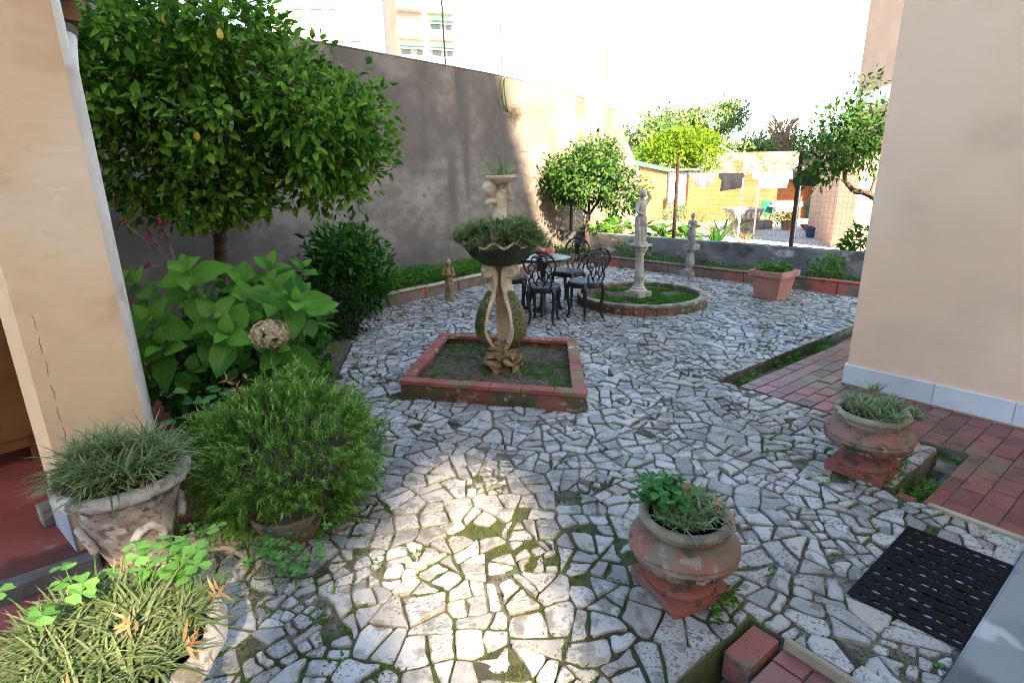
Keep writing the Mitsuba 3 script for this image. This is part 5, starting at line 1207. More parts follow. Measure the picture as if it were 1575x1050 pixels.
# dark green shrub and ivy mound beyond the hydrangea
def shrub(name, label, cat, c, r, ncl, per, L, W, m_, seed, stem_n=10, z0=0.05, **kw):
    ks = thing(name, label, cat); (lv, Pc) = crown([(c, r)], ncl, per, L, W, seed=seed, **kw)
    put(part(ks, 'foliage'), merge(lv), m_); stuffpart(ks + '__foliage'); sb_ = MB()
    for p_ in Pc[::max(1, len(Pc) // stem_n)]:
        q_ = np.array([c[0] + rng.normal() * 0.05, c[1] + rng.normal() * 0.05, z0]); cv_ = spline([q_, (q_ + p_) / 2 + rng.normal(size=3) * 0.03, p_], 7)
        sb_.addm(tube(cv_, np.linspace(0.011, 0.004, len(cv_)), 5, False))
    put(part(ks, 'stems'), sb_, BARK); stuffpart(ks + '__stems'); return ks


shrub('dark_shrub', 'glossy dark green shrub against the tall wall beyond the hydrangea', 'shrub', (-2.0, 6.95, 0.58), (0.52, 0.42, 0.48), 300, 9, 0.12, 0.046, LF_SHRUB, 31, drop=0.0, shell=0.3, gap=0.44, gapf=2.6, spread=0.26)
shrub('ivy_mound', 'dark ivy mound hanging over the kerb below the glossy shrub', 'ivy', (-1.93, 5.95, 0.27), (0.30, 0.34, 0.27), 420, 9, 0.036, 0.03, LF_IVY, 37, gap=0.2)
k = thing('red_flower_plant', 'straggly plant with dark red flowers beside the white corner of the porch building', 'plant')
rp = np.array([-2.42, 3.9, 1.35]); sb_ = MB()
hd = rp + rng.normal(size=(9, 3)) * [0.05, 0.08, 0.10]
for h_ in hd: sb_.addm(tube(spline([(-2.4, 4.1, 0.3), tuple((h_ + [-2.4, 4.1, 0.9]) / 2), tuple(h_)], 8), 0.004, 5, False))
put(part(k, 'stems'), sb_, BARKPALE); 
for h_ in hd: put(part(k, 'flower'), merge(dry_heads([h_], 14, 0.035)), LF_RED)

# ------------------------------------------------------------------ trees
def limb(b, pts, r0, r1, n=14, sides=9):
    c = spline(pts, n); b.addm(tube(c, np.linspace(r0, r1, len(c)), sides)); return c


def tree(name, label, trunk, limbs, crowns, ncl, per, L, W, mleaf, mbark, seed, twigs=60, group=None, **kw):
    kt = thing(name, label, 'tree', group); b = MB(); tips_ = [np.array(trunk[0][-1])]
    limb(b, trunk[0], trunk[1], trunk[2])
    for pts, r0, r1 in limbs: c = limb(b, pts, r0, r1); tips_ += [c[len(c) // 2], c[-1]]
    put(part(kt, 'trunk'), b, mbark, 60)
    (lv, Pc) = crown(crowns, ncl, per, L, W, seed=seed, **kw)
    tips_ = np.array(tips_); tb_ = MB()
    for p_ in Pc[::max(1, len(Pc) // twigs)]:
        j = np.argmin(((tips_ - p_) ** 2).sum(1)); m_ = (tips_[j] + p_) / 2 + rng.normal(size=3) * 0.05
        cv_ = spline([tips_[j], m_, p_], 7); tb_.addm(tube(cv_, np.linspace(0.010, 0.003, len(cv_)), 5, False))
    put(part(kt, 'twigs'), tb_, mbark); stuffpart(kt + '__twigs')
    cr = part(kt, 'crown'); put(cr, merge(lv), mleaf); stuffpart(cr)
    return kt, Pc


lt, Pc = tree('lemon_tree', 'large lemon tree with dense crown and yellow lemons at the left wall',
    ([(-3.05, 6.0, 0.0), (-3.05, 5.95, 0.6), (-2.98, 5.9, 1.15)], 0.085, 0.07),
    [([(-2.98, 5.9, 1.15), (-2.6, 5.6, 1.45), (-2.05, 5.4, 1.62), (-1.5, 5.4, 1.75)], 0.055, 0.015), ([(-2.98, 5.9, 1.15), (-3.1, 5.5, 1.6), (-3.2, 5.2, 2.2)], 0.05, 0.015),
     ([(-2.98, 5.9, 1.15), (-2.7, 5.8, 1.8), (-2.4, 5.6, 2.6)], 0.055, 0.015), ([(-2.3, 5.5, 1.55), (-2.0, 5.2, 1.9), (-1.7, 5.0, 2.3)], 0.03, 0.012), ([(-2.7, 5.7, 1.5), (-2.5, 5.2, 1.7), (-2.3, 4.8, 2.0)], 0.03, 0.012)],
    [((-2.25, 5.25, 2.28), (0.98, 0.85, 0.66)), ((-1.65, 5.35, 2.08), (0.58, 0.66, 0.60)), ((-2.62, 5.0, 2.72), (0.80, 0.75, 0.48)), ((-3.0, 5.2, 1.85), (0.50, 0.6, 0.55)), ((-2.5, 5.05, 1.62), (0.45, 0.45, 0.30)), ((-3.15, 4.9, 2.5), (0.4, 0.5, 0.5))],
    1400, 10, 0.10, 0.052, LF_LEMON, BARK, 3, twigs=110, shell=0.4, gap=0.40, gapf=2.6, spread=0.20)
for p_ in ((-2.36, 4.56, 1.98), (-2.05, 4.52, 2.66), (-2.42, 4.50, 2.76)):
    put(part(lt, 'lemon'), xf(lathe([(0.002, -0.047), (0.01, -0.040), (0.024, -0.028), (0.031, 0.0), (0.024, 0.028), (0.011, 0.042), (0.004, 0.05)], 16), rz(0.3), p_, 0.78), LEMON, 60)
tw = MB(); tw.addm(tube(spline([(-1.3, 5.3, 1.72), (-1.1, 5.2, 1.70), (-0.98, 5.15, 1.74)], 8), 0.004, 5))
put(part(lt, 'side_twig'), tw, BARK)
P_ = np.linspace(0, 1, 16)[:, None] * (np.array([-0.97, 5.15, 1.74]) - [-1.3, 5.3, 1.70]) + [-1.3, 5.3, 1.71]; a = rng.uniform(0, 6.283, 16)
put(part(lt, 'twig_leaves'), merge(leaves(P_, np.c_[0.6 + 0.4 * np.cos(a), np.sin(a), 0.3 + rng.normal(size=16) * 0.3], np.tile([0, -0.3, 1.0], (16, 1)), 0.08, 0.035)), LF_LEMON); stuffpart(lt + '__twig_leaves')

tree('orange_tree', 'small round citrus tree in the far corner by the end of the tall wall',
    ([(1.58, 11.5, 0.05), (1.55, 11.52, 0.45), (1.58, 11.5, 0.85)], 0.05, 0.04),
    [([(1.58, 11.5, 0.85), (1.3, 11.4, 1.15), (1.05, 11.4, 1.5)], 0.03, 0.01), ([(1.58, 11.5, 0.85), (1.85, 11.45, 1.2), (2.2, 11.3, 1.4)], 0.03, 0.01), ([(1.58, 11.5, 0.85), (1.6, 11.6, 1.3), (1.55, 11.6, 1.9)], 0.03, 0.01)],
    [((1.55, 11.5, 1.62), (0.72, 0.65, 0.52)), ((2.2, 11.25, 1.28), (0.48, 0.42, 0.38)), ((1.15, 11.5, 1.6), (0.45, 0.5, 0.45)), ((1.75, 11.5, 1.95), (0.42, 0.4, 0.3))],
    620, 9, 0.092, 0.05, LF_ORANGE, BARK, 12, twigs=40, spread=0.2, shell=0.4, gap=0.36, gapf=2.0)
tree('leaning_tree', 'leaning citrus tree with open glossy crown beside the house corner on the right',
    ([(5.75, 7.9, 0.05), (5.65, 7.95, 0.5), (5.45, 8.1, 0.98), (5.16, 8.3, 1.28), (4.98, 8.4, 1.33)], 0.055, 0.042),
    [([(4.98, 8.4, 1.33), (4.86, 8.45, 1.5), (4.82, 8.45, 1.8), (4.75, 8.4, 2.1)], 0.036, 0.012), ([(5.16, 8.3, 1.28), (5.2, 8.3, 1.5), (5.15, 8.35, 1.7), (5.2, 8.4, 2.1)], 0.024, 0.01), ([(4.82, 8.45, 1.7), (4.55, 8.3, 1.85), (4.3, 8.25, 1.8)], 0.018, 0.008), ([(5.0, 8.4, 2.0), (4.95, 8.5, 2.5), (4.98, 8.5, 2.85)], 0.016, 0.006)],
    [((4.85, 8.4, 2.0), (0.50, 0.45, 0.36)), ((4.42, 8.3, 1.85), (0.36, 0.36, 0.26)), ((5.2, 8.35, 2.05), (0.42, 0.42, 0.42)), ((4.62, 8.4, 2.25), (0.36, 0.32, 0.24)), ((4.97, 8.5, 2.62), (0.13, 0.16, 0.32)), ((4.45, 8.4, 1.62), (0.24, 0.26, 0.14))],
    360, 8, 0.085, 0.042, LF_ORANGE, BARK, 22, twigs=50, spread=0.2, shell=0.25, gap=0.40, gapf=2.6)
shrub('corner_shrub', 'dark narrow leaved shrub at the foot of the leaning tree by the house', 'shrub', (5.15, 8.15, 0.42), (0.26, 0.3, 0.38), 46, 8, 0.15, 0.05, LF_SHRUB, 5)

# ------------------------------------------------------------------ plants in the beds and on the wall
n = 5200; t_ = rng.uniform(-1.5, 5.1, n); o_ = rng.uniform(0.10, 0.88, n)
base_ = K0 + AA * t_[:, None] + AN * o_[:, None]; hgt = 0.10 + 0.20 * meshkit.fbm(np.c_[base_ * 1.3, np.zeros(n)], 3, 4) * (0.6 + 0.8 * o_)
k = thing('bed_greenery', 'fresh green weeds and grass covering the left bed below the tall wall', 'weeds', kind='stuff')
a = rng.uniform(0, 6.283, n * 6)
put(k, merge(leaves(np.repeat(np.c_[base_, 0.09 + hgt * rng.uniform(0.2, 1, n)], 6, 0) + rng.normal(size=(n * 6, 3)) * [0.03, 0.03, 0.03], np.c_[np.cos(a), np.sin(a), rng.normal(size=n * 6) * 0.5], np.tile([0, -0.2, 1.0], (n * 6, 1)) + rng.normal(size=(n * 6, 3)) * 0.4, rng.uniform(0.025, 0.06, n * 6), rng.uniform(0.012, 0.026, n * 6)),
    rosettes(np.c_[base_[::4], np.full(len(base_[::4]), 0.1)], 6, 0.20, 0.009, up=1.0, droop=0.5, seg=3)), LF_WEED)
n = 2600; t_ = rng.uniform(-0.6, 6.2, n); o_ = rng.uniform(0.12, 0.6, n); base_ = KC + KU * t_[:, None] + KN * o_[:, None]
keep = meshkit.fbm(np.c_[base_ * 1.6, np.zeros(n)], 3, 8) > 0.40; base_ = base_[keep]; n = len(base_)
hgt = 0.04 + 0.22 * np.clip(meshkit.fbm(np.c_[base_ * 1.1, np.ones(n)], 3, 3) - 0.25, 0, 1)
k = thing('back_bed_greenery', 'low weeds and grass in the back bed at the foot of the low wall', 'weeds', kind='stuff')
a = rng.uniform(0, 6.283, n * 6)
put(k, merge(leaves(np.repeat(np.c_[base_, 0.08 + hgt * rng.uniform(0.2, 1, n)], 6, 0) + rng.normal(size=(n * 6, 3)) * [0.03, 0.03, 0.02], np.c_[np.cos(a), np.sin(a), rng.normal(size=n * 6) * 0.5], np.tile([0, -0.2, 1.0], (n * 6, 1)) + rng.normal(size=(n * 6, 3)) * 0.4, rng.uniform(0.02, 0.05, n * 6), rng.uniform(0.012, 0.025, n * 6)),
    rosettes(np.c_[base_[::4], np.full(len(base_[::4]), 0.08)], 6, 0.13, 0.008, up=0.9, droop=0.5, seg=3)), LF_WEED)
shrub('bed_shrub', 'small loose green shrub in the back bed behind the fluted column', 'shrub', tuple(np.r_[KC + KU * 1.05 + KN * 0.35, 0.24]), (0.26, 0.2, 0.2), 60, 9, 0.05, 0.022, LF_WEED, 6)
shrub('leafy_clump', 'bright leafy clump in the back bed just behind the square pot', 'shrub', tuple(np.r_[KC + KU * 4.35 + KN * 0.30, 0.24]), (0.22, 0.17, 0.2), 60, 9, 0.06, 0.035, LF_WEED, 9)
k = thing('wall_tuft', 'dry weeds and two green stalks growing out of a crack high in the tall wall', 'weeds')
w_ = wl(0.0) - AN * 0.01
tz = 2.72; n = 230
P_ = np.tile(np.r_[wl(0.12) - AN * 0.01, tz], (n, 1)) + np.c_[(AA * rng.normal(size=(n, 1)) * 0.09), rng.normal(size=n) * 0.05]
put(part(k, 'dry_stems'), merge(blades(P_, np.c_[-AN * rng.uniform(0.3, 1, (n, 1)) + AA * rng.normal(0.35, 0.7, (n, 1)), rng.normal(0.35, 0.5, n)], rng.uniform(0.1, 0.36, n), 0.005, 0.3, 3)), LF_DRYPALE); stuffpart(k + '__dry_stems')
for dx in (-0.13, -0.22):
    c = spline([np.r_[wl(0.0) - AN * 0.02, tz + 0.02], np.r_[wl(dx) - AN * 0.08, tz + 0.15], np.r_[wl(dx - 0.01) - AN * 0.06, tz + 0.38], np.r_[wl(dx + 0.03) - AN * 0.04, tz + 0.55]], 12)
    put(part(k, 'stalk'), tube(c, 0.010, 6), LF_WEED, 60)

# ------------------------------------------------------------------ neighbour's yard behind the fence
YZ = 0.1
k = struct('neighbour_yard'); put(k, prism([tuple(lwA + KN * 0.22 - KU * 8), tuple(lwA + KN * 0.22 + KU * 14), tuple(lwA + KN * 0.22 + KU * 30 + KN * 45), tuple(lwA + KN * 45 - KU * 25)], -0.4, YZ), GRAVEL)
shed = thing('garden_shed', 'orange shed with a green sloping roof and pale weathered doors behind the fence', 'shed')
s0, s1 = np.array([3.75, 17.6]), np.array([5.25, 19.4]); ds = unit(s1 - s0); ns = np.array([-ds[1], ds[0]])
s0 = s0 - ds * 0.6
vz = [(*s0, YZ), (*s1, YZ), (*(s1 + ns * 3), YZ), (*(s0 + ns * 3), YZ), (*s0, 1.93), (*s1, 1.66), (*(s1 + ns * 3), 1.9), (*(s0 + ns * 3), 2.1)]
put(part(shed, 'wall'), (np.array(vz), np.array([[0, 1, 5, 4], [1, 2, 6, 5], [2, 3, 7, 6], [3, 0, 4, 7]])), ORANGEW)
e_ = 0.12; rf = np.array([np.r_[s0 - ds * e_ - ns * e_, 2.04], np.r_[s1 + ds * e_ - ns * e_, 1.74], np.r_[s1 + ds * e_ + ns * 3.2, 1.98], np.r_[s0 - ds * e_ + ns * 3.2, 2.24]])
put(part(shed, 'roof'), (np.vstack([rf, rf - [0, 0, 0.12]]), np.array([[0, 1, 2, 3], [7, 6, 5, 4], [0, 4, 5, 1], [1, 5, 6, 2], [2, 6, 7, 3], [3, 7, 4, 0]])), GREENROOF)
dr0 = s1 + ds * 0.03; dd2 = np.array([0.93, 0.36]); fr = frame2(dd2)
put(part(shed, 'door_frame'), MB().addm(box(np.r_[dr0 + dd2 * 0.22, 0.9], (0.34, 0.1, 1.55), fr)), WHITEPAINT)
for i in range(3):
    put(part(shed, 'door'), MB().addm(box(np.r_[dr0 + dd2 * (0.60 + i * 0.33), 0.88], (0.31, 0.05, 1.5), fr, 0.01)), TEAL)
put(part(shed, 'lean_to_roof'), MB().addm(box(np.r_[dr0 + dd2 * 0.75 + ns * 0.3, 1.70], (1.8, 0.9, 0.05), fr)), GREYCONC)

yw = thing('yard_wall', 'sunlit orange wall with a brown recess at the back of the neighbouring yard', 'wall')
Y0 = 18.3
put(part(yw, 'panel'), MB().addm(box((7.0, Y0, 0.83), (2.8, 0.2, 1.46))), ORANGEW2)
put(part(yw, 'panel'), MB().addm(box((11.3, Y0 + 0.1, 0.88), (3.0, 0.2, 1.56))), ORANGEW)
put(part(yw, 'recess'), MB().addm(box((9.1, Y0 + 0.6, 0.72), (1.5, 0.12, 1.26))), BROWNN)
put(part(yw, 'recess_roof'), MB().addm(box((9.1, Y0 + 0.2, 1.47), (1.5, 1.0, 0.22))), WHITEPAINT)
k = thing('grey_wall', 'grey concrete wall of the higher terrace behind the washing lines', 'wall')
put(k, MB().addm(prism([(6.6, 24.2), (14.5, 24.2), (14.5, 24.6), (6.6, 24.6)], 0.1, 2.35)), DARKCONC)

# washing lines, poles and clothes
po = thing('washing_pole', 'tall white cranked pole of the washing line in the neighbouring yard', 'pole')
put(po, tube([(5.23, 13.05, YZ), (5.23, 13.05, 1.80), (5.20, 13.05, 1.9), (4.75, 13.3, 2.18)], 0.022, 8), WHITEPAINT, 60)
po = thing('washing_stand', 'white rectangular frame holding the washing line above the white shirt', 'stand')
for x_, h_ in ((5.74, 1.76), (6.72, 1.70)): put(part(po, 'pole'), tube([(x_, 13.4, YZ), (x_, 13.4, h_)], 0.022, 8), WHITEPAINT, 60)
put(part(po, 'crossbar'), tube([(5.74, 13.4, 1.75), (6.72, 13.4, 1.69)], 0.018, 8), WHITEPAINT, 60)
lx = np.linspace(0, 1, 20); lp = np.c_[3.6 + 3.6 * lx, np.full(20, 12.5), 1.62 - 0.03 * 4 * lx * (1 - lx) + 0.01 * lx]
put(thing('clothes_line', 'thin clothes line carrying the laundry behind the fence', 'wire'), tube(lp, 0.003, 5), WIRE, 60)


def cloth(name, label, cat, pts, m_, seed=0, thick=0.006):
    """a hanging garment: outline in (x, z), soft folds, two cloth layers."""
    P = Polygon(pts); r_ = np.random.default_rng(seed)
    v2, f2 = trimesh.creation.triangulate_polygon(P, engine='earcut')
    tm = trimesh.Trimesh(np.c_[v2, np.zeros(len(v2))], f2).subdivide_to_size(0.05); v = np.array(tm.vertices)
    top = v[:, 1].max(); off = 0.022 * np.sin(v[:, 0] * 24 + 3 * meshkit.fbm(np.c_[v[:, :2] * 4, v[:, :1] * 0], 2, seed)) * np.clip((top - v[:, 1]) / 0.25, 0, 1)
    V = np.vstack([np.c_[v[:, 0], 12.5 + off - thick, v[:, 1]], np.c_[v[:, 0], 12.5 + off * 0.8 + thick, v[:, 1]]])
    put(thing(name, label, cat, 'laundry on the line behind the fence'), (V, np.vstack([tm.faces, tm.faces[:, ::-1] + len(v)])), m_, True)


cloth('towel', 'pale grey cloth hanging in a sagging triangle on the clothes line', 'cloth', [(3.82, 1.61), (4.43, 1.6), (4.40, 1.50), (4.30, 1.33), (4.15, 1.29), (4.02, 1.34), (3.90, 1.50)], CLOTHG, 1)
cloth('black_shirt', 'black t-shirt pinned upside down on the clothes line next to the grey cloth', 'shirt', [(4.49, 1.60), (5.0, 1.595), (5.05, 1.52), (5.0, 1.48), (5.0, 1.28), (4.53, 1.22), (4.55, 1.45), (4.49, 1.5)], CLOTHB, 2)
cloth('white_shirt', 'white t-shirt hanging on the clothes line below the white frame', 'shirt', [(5.20, 1.58), (5.32, 1.61), (6.0, 1.60), (5.98, 1.27), (5.36, 1.27), (5.33, 1.45), (5.22, 1.47)], CLOTHW, 3)
cloth('black_trousers', 'black garment hanging behind the rusty post near the leaning tree', 'garment', [(6.05, 1.62), (6.62, 1.61), (6.6, 1.29), (6.32, 1.30), (6.10, 1.32)], CLOTHB, 4)

# things standing in the yard
k = thing('wash_basin', 'white ceramic wash basin on thin legs in the recess of the orange wall', 'basin')
bs = np.array([8.0, 16.9]); put(part(k, 'basin'), xf(frus(0.28, 0.40, 0.42, 0.70), None, (*bs, YZ - 0.06)), WHITEPAINT)
put(part(k, 'rim'), MB().addm(box((*bs, 0.64), (0.94, 0.66, 0.05), None, 0.01)), WHITEPAINT)
for sx in (-0.3, 0.3):
    for sy in (-0.2, 0.2): put(part(k, 'leg'), tube([(bs[0] + sx, bs[1] + sy, YZ), (bs[0] + sx * 0.7, bs[1] + sy * 0.7, 0.5)], 0.02, 6), GREYPOLE, 60)
k = thing('plastic_chair', 'dark green plastic chair beside the white wash basin', 'chair')
cx_, cy_ = 7.5, 16.6
put(part(k, 'seat'), MB().addm(box((cx_, cy_, 0.42), (0.42, 0.42, 0.03), None, 0.01)), GREENPL)
bk = lathe([(0.2, 0), (0.2, 0.01)], 4); ths = np.linspace(-0.9, 0.9, 9)
bkv = np.array([[cx_ + 0.22 * math.sin(t), cy_ + 0.03 - 0.05 * math.cos(t) + 0.2, 0.43 + zz_ * (1 if abs(t) < 0.8 else 0.85)] for zz_ in (0, 0.36) for t in ths])
q_ = np.array([[i, i + 1, 10 + i, 9 + i] for i in range(8)]); put(part(k, 'backrest'), (np.vstack([bkv, bkv + [0, 0.02, 0]]), np.vstack([q_, q_[:, ::-1] + 18])), GREENPL)
for sx in (-0.18, 0.18):
    for sy in (-0.18, 0.18): put(part(k, 'leg'), tube([(cx_ + sx * 1.1, cy_ + sy * 1.1, YZ), (cx_ + sx, cy_ + sy, 0.42)], 0.018, 6), GREENPL, 60)
k = thing('stone_trough', 'sunlit white stone trough on a block behind the agaves', 'trough')
tx_, ty_ = 6.05, 14.9
put(part(k, 'basin'), xf(frus(0.30, 0.36, 0.42, 0.66), None, (tx_, ty_, 0)), STATUE); put(part(k, 'rim'), MB().addm(box((tx_, ty_, 0.685), (0.78, 0.74, 0.06), None, 0.012)), STATUE)
for i in range(5): put(part(k, 'panel'), MB().addm(box((tx_ - 0.26 + i * 0.13, ty_ - 0.34, 0.55), (0.05, 0.06, 0.16), None, 0.008)), WHITEWASH)
put(part(k, 'foot'), MB().addm(box((tx_, ty_, 0.25), (0.5, 0.5, 0.34), None, 0.01)), STATUE)
put(thing('wall_block', 'low grey brown stone block next to the white trough', 'block'), MB().addm(rough(xf(trimesh.creation.box((0.5, 0.3, 0.24)).subdivide_to_size(0.08), None, (6.85, 15.6, 0.22)), 0.01, 8)), STATUEGREY, 30)
k = thing('yard_flower_pot', 'terracotta flower pot with a small yellow green plant in front of the basin', 'pot')
put(part(k, 'pot'), xf(lathe([(0.10, 0), (0.14, 0.2), (0.155, 0.2), (0.155, 0.24), (0.13, 0.24), (0.02, 0.21)], 28), None, (7.35, 15.2, YZ)), POTPINK, 40)
lv, _ = crown([((7.28, 15.2, 0.44), (0.17, 0.15, 0.12))], 26, 7, 0.07, 0.05, seed=2); put(part(k, 'plant'), merge(lv), LF_YEL); stuffpart(k + '__plant')
k = thing('cactus', 'pale green paddle cactus in a low bowl by the pink neighbouring house', 'cactus')
cB = np.array([7.95, 15.1, 0.2])
put(part(k, 'bowl'), xf(lathe([(0.15, 0), (0.24, 0.10), (0.26, 0.14), (0.22, 0.14), (0.02, 0.12)], 28), None, (*cB[:2], YZ)), TERRACLEAN, 40)
r_ = np.random.default_rng(6)
pads = [((0, 0, 0.12), 0), ((-0.1, 0, 0.3), -0.5), ((0.12, 0, 0.28), 0.6), ((-0.16, 0.02, 0.52), -0.2), ((0.05, 0, 0.5), 0.2), ((0.25, 0, 0.44), 0.8), ((0.12, 0.0, 0.66), 0.3), ((-0.05, 0.0, 0.68), -0.3)]
for (o, tl) in pads:
    s_ = trimesh.creation.icosphere(2); v = np.array(s_.vertices) * [0.085, 0.022, 0.13]; v = v @ np.array([[math.cos(tl), 0, -math.sin(tl)], [0, 1, 0], [math.sin(tl), 0, math.cos(tl)]])
    put(part(k, 'pad'), trimesh.Trimesh(v @ rz(r_.uniform(-0.8, 0.8)).T + cB + o, s_.faces), LF_AGAVE, True)
for i, (x_, y_) in enumerate(((7.15, 13.4), (7.7, 13.6), (7.4, 13.25))):
    put(thing('blue_tub', ('dark blue plastic tub next to the rusty post behind the low wall', 'dark blue plastic tub closest to the pink neighbouring house', 'small dark blue tub in front of the two larger ones')[i], 'tub', 'blue tubs behind the low wall'), xf(lathe([(0.15, 0), (0.20, 0.22), (0.215, 0.22), (0.215, 0.245), (0.18, 0.245), (0.15, 0.05), (0.02, 0.04)], 28), None, (x_, y_, YZ), 1.0 - 0.15 * (i == 2)), BLUEPL, 40)


def agave(name, label, loc, n_, L, W, z=YZ, m_=LF_AGAVE, up=1.0, seed=0):
    r_ = np.random.default_rng(seed); a_ = r_.uniform(0, 6.283, n_)
    ka = thing(name, label, 'plant')
    put(ka, merge(blades(np.tile([*loc, z], (n_, 1)) + np.c_[np.cos(a_), np.sin(a_), 0 * a_] * 0.04, np.c_[np.cos(a_), np.sin(a_), r_.uniform(0.5, 2.2, n_) * up], L * r_.uniform(0.7, 1.15, n_), W, 0.18, 5)), m_)


agave('agave', 'tall spiky agave beside the white trough', (5.05, 13.6), 17, 0.85, 0.085, seed=1)
agave('young_agave', 'dark pointed agave right behind the low wall near the sitting statue', (4.35, 12.0), 14, 0.62, 0.07, seed=2, m_=LF_SHRUB)
agave('dry_agave', 'dry brownish spiky plant in front of the white trough', (5.55, 13.4), 60, 0.42, 0.018, seed=3, m_=LF_DRY, up=0.6)
agave('blue_pot_plant', 'short spiky plant behind the low wall next to the dark agave', (4.75, 11.7), 12, 0.5, 0.05, seed=5)
shrub('yellow_bush', 'pale sunlit feathery bush in the neighbouring yard behind the fence', 'bush', (4.55, 14.6, 0.50), (0.85, 0.6, 0.38), 420, 9, 0.07, 0.018, LF_PALE, 41)
for i, (x_, y_, h_) in enumerate(((1.9, 12.7, 0.45), (2.45, 12.9, 0.50), (2.95, 12.7, 0.48), (3.35, 12.5, 0.45), (2.2, 13.6, 0.5), (3.75, 12.2, 0.36))):
    lab = ('broad leaved plant right behind the low wall under the small citrus tree', 'broad leaved plant behind the low wall left of the column statue', 'broad leaved plant behind the low wall right of the column statue', 'broad leaved plant by the first rusty fence post', 'broad leaved plant farther back between wall end and shed', 'low broad leaved plant between the post and the sitting statue')[i]
    kq = thing('broad_leaved_plant', lab, 'plant', 'broad leaved plants behind the low wall'); n_ = 26; a_ = rng.uniform(0, 6.283, n_); P_ = np.c_[x_ + np.cos(a_) * 0.18 * rng.random(n_), y_ + np.sin(a_) * 0.18 * rng.random(n_), YZ + rng.uniform(0.15, h_, n_)]
    put(part(kq, 'leaves'), merge(round_leaves(P_, np.c_[np.cos(a_), np.sin(a_), rng.uniform(-0.3, 0.7, n_)], np.tile([0, 0, 1.0], (n_, 1)) + rng.normal(size=(n_, 3)) * 0.3, rng.uniform(0.2, 0.36, n_), rng.uniform(0.12, 0.2, n_))), LF_WEED); stuffpart(kq + '__leaves')
    sb_ = MB()
    for p_ in P_: sb_.addm(tube([(x_, y_, YZ), tuple(p_)], 0.006, 5, False))
    put(part(kq, 'stalks'), sb_, LF_WEED); stuffpart(kq + '__stalks')

# hedge, trees, palm trunk and terraces behind
kh, _ = tree('yellow_hedge', 'bright yellow green rounded hedge tree behind the orange shed', ([(5.9, 20.6, YZ), (5.9, 20.6, 1.2)], 0.12, 0.1), [([(5.9, 20.6, 1.2), (5.4, 20.6, 1.9)], 0.06, 0.02), ([(5.9, 20.6, 1.2), (6.5, 20.6, 1.9)], 0.06, 0.02)],
    [((5.5, 20.5, 2.12), (1.05, 0.9, 0.62)), ((6.5, 20.5, 2.2), (0.95, 0.9, 0.68)), ((6.0, 20.5, 2.5), (0.9, 0.8, 0.45))], 820, 9, 0.16, 0.06, LF_YEL, BARKPALE, 51, twigs=40, spread=0.3, up=0.8, drop=-0.5)
for i, (x_, y_, z_, rx, rz__, lab) in enumerate(((8.3, 31, 3.9, 1.3, 0.8, 'loose pale tree above the yellow hedge, left of the far pair'), (10.6, 31, 4.1, 1.3, 0.75, 'loose pale tree above the grey wall, right of the far pair'), (6.2, 26.5, 3.0, 1.3, 0.9, 'pale leafy tree just beyond the end of the tall wall'), (10.6, 27.5, 2.35, 1.3, 0.5, 'bushy growth spilling over the grey wall beside the palm trunk'), (14.6, 30, 2.6, 2.0, 0.7, 'soft green bush right of the palm trunk'))):
    tree('far_tree', lab, ([(x_, y_, 0.1), (x_ + 0.1, y_, z_ * 0.55), (x_, y_, z_ - 0.4)], 0.12, 0.06), [([(x_, y_, z_ * 0.55), (x_ + rx * 0.5, y_, z_)], 0.05, 0.02), ([(x_, y_, z_ * 0.55), (x_ - rx * 0.6, y_, z_ + 0.1)], 0.05, 0.02)],
         [((x_, y_, z_), (rx, rx * 0.8, rz__)), ((x_ + rx * 0.6, y_ - 0.3, z_ + 0.25), (rx * 0.6, rx * 0.5, rz__ * 0.7)), ((x_ - rx * 0.5, y_, z_ - 0.15), (rx * 0.6, rx * 0.5, rz__ * 0.7))], 330, 8, 0.24, 0.11, LF_FAR, BARKPALE, 60 + i, twigs=24, group='trees beyond the neighbouring yard', spread=0.4, shell=0.3, gap=0.42)
kp_ = thing('palm_stump', 'brown shaggy trunk of a cut palm tree behind the grey wall', 'palm')
put(part(kp_, 'trunk'), rough(tube([(12.9, 28, 0.1), (12.88, 28, 2.2), (12.8, 28, 3.3)], [0.5, 0.42, 0.36], 20), 0.06, 4, 2), BARKPALE, 40)
n = 420; hz = rng.uniform(1.6, 3.75, n); a_ = rng.uniform(0, 6.283, n); rr = 0.36 + 0.18 * (hz > 3.2)
put(part(kp_, 'frond_stubs'), merge(blades(np.c_[12.85 + rr * np.cos(a_), 28 + rr * np.sin(a_), hz], np.c_[np.cos(a_), np.sin(a_), 0.9 + 0 * a_], rng.uniform(0.2, 0.55, n) * (0.7 + 0.6 * (hz > 3.2)), 0.10, 0.1, 2)), LF_DRY); stuffpart(kp_ + '__frond_stubs')
nh = thing('neighbour_house', 'pink neighbouring annexe behind the wire fence next to the leaning tree', 'house')
put(part(nh, 'wall'), prism([(6.52, 11.5), (6.72, 11.2), (9.6, 10.4), (10.5, 13.4), (7.4, 14.2)], 0.0, 2.05), PINKFAR)
put(part(nh, 'roof'), prism([(6.45, 11.5), (6.68, 11.12), (9.7, 10.3), (10.6, 13.5), (7.35, 14.3)], 2.055, 2.13), ROOFT)
nh = thing('tall_house', 'tall peach house with a white band rising behind the house corner', 'house')
put(part(nh, 'wall'), prism([(14.4, 25), (13.65, 21), (20, 18), (24, 24), (20, 28)], 0.0, 9.3), PINKFAR)
put(part(nh, 'white_band'), prism(Polygon([(14.4, 25), (13.65, 21), (20, 18), (24, 24), (20, 28)]).buffer(0.06, join_style=2), 3.85, 4.5), WHITEPAINT)

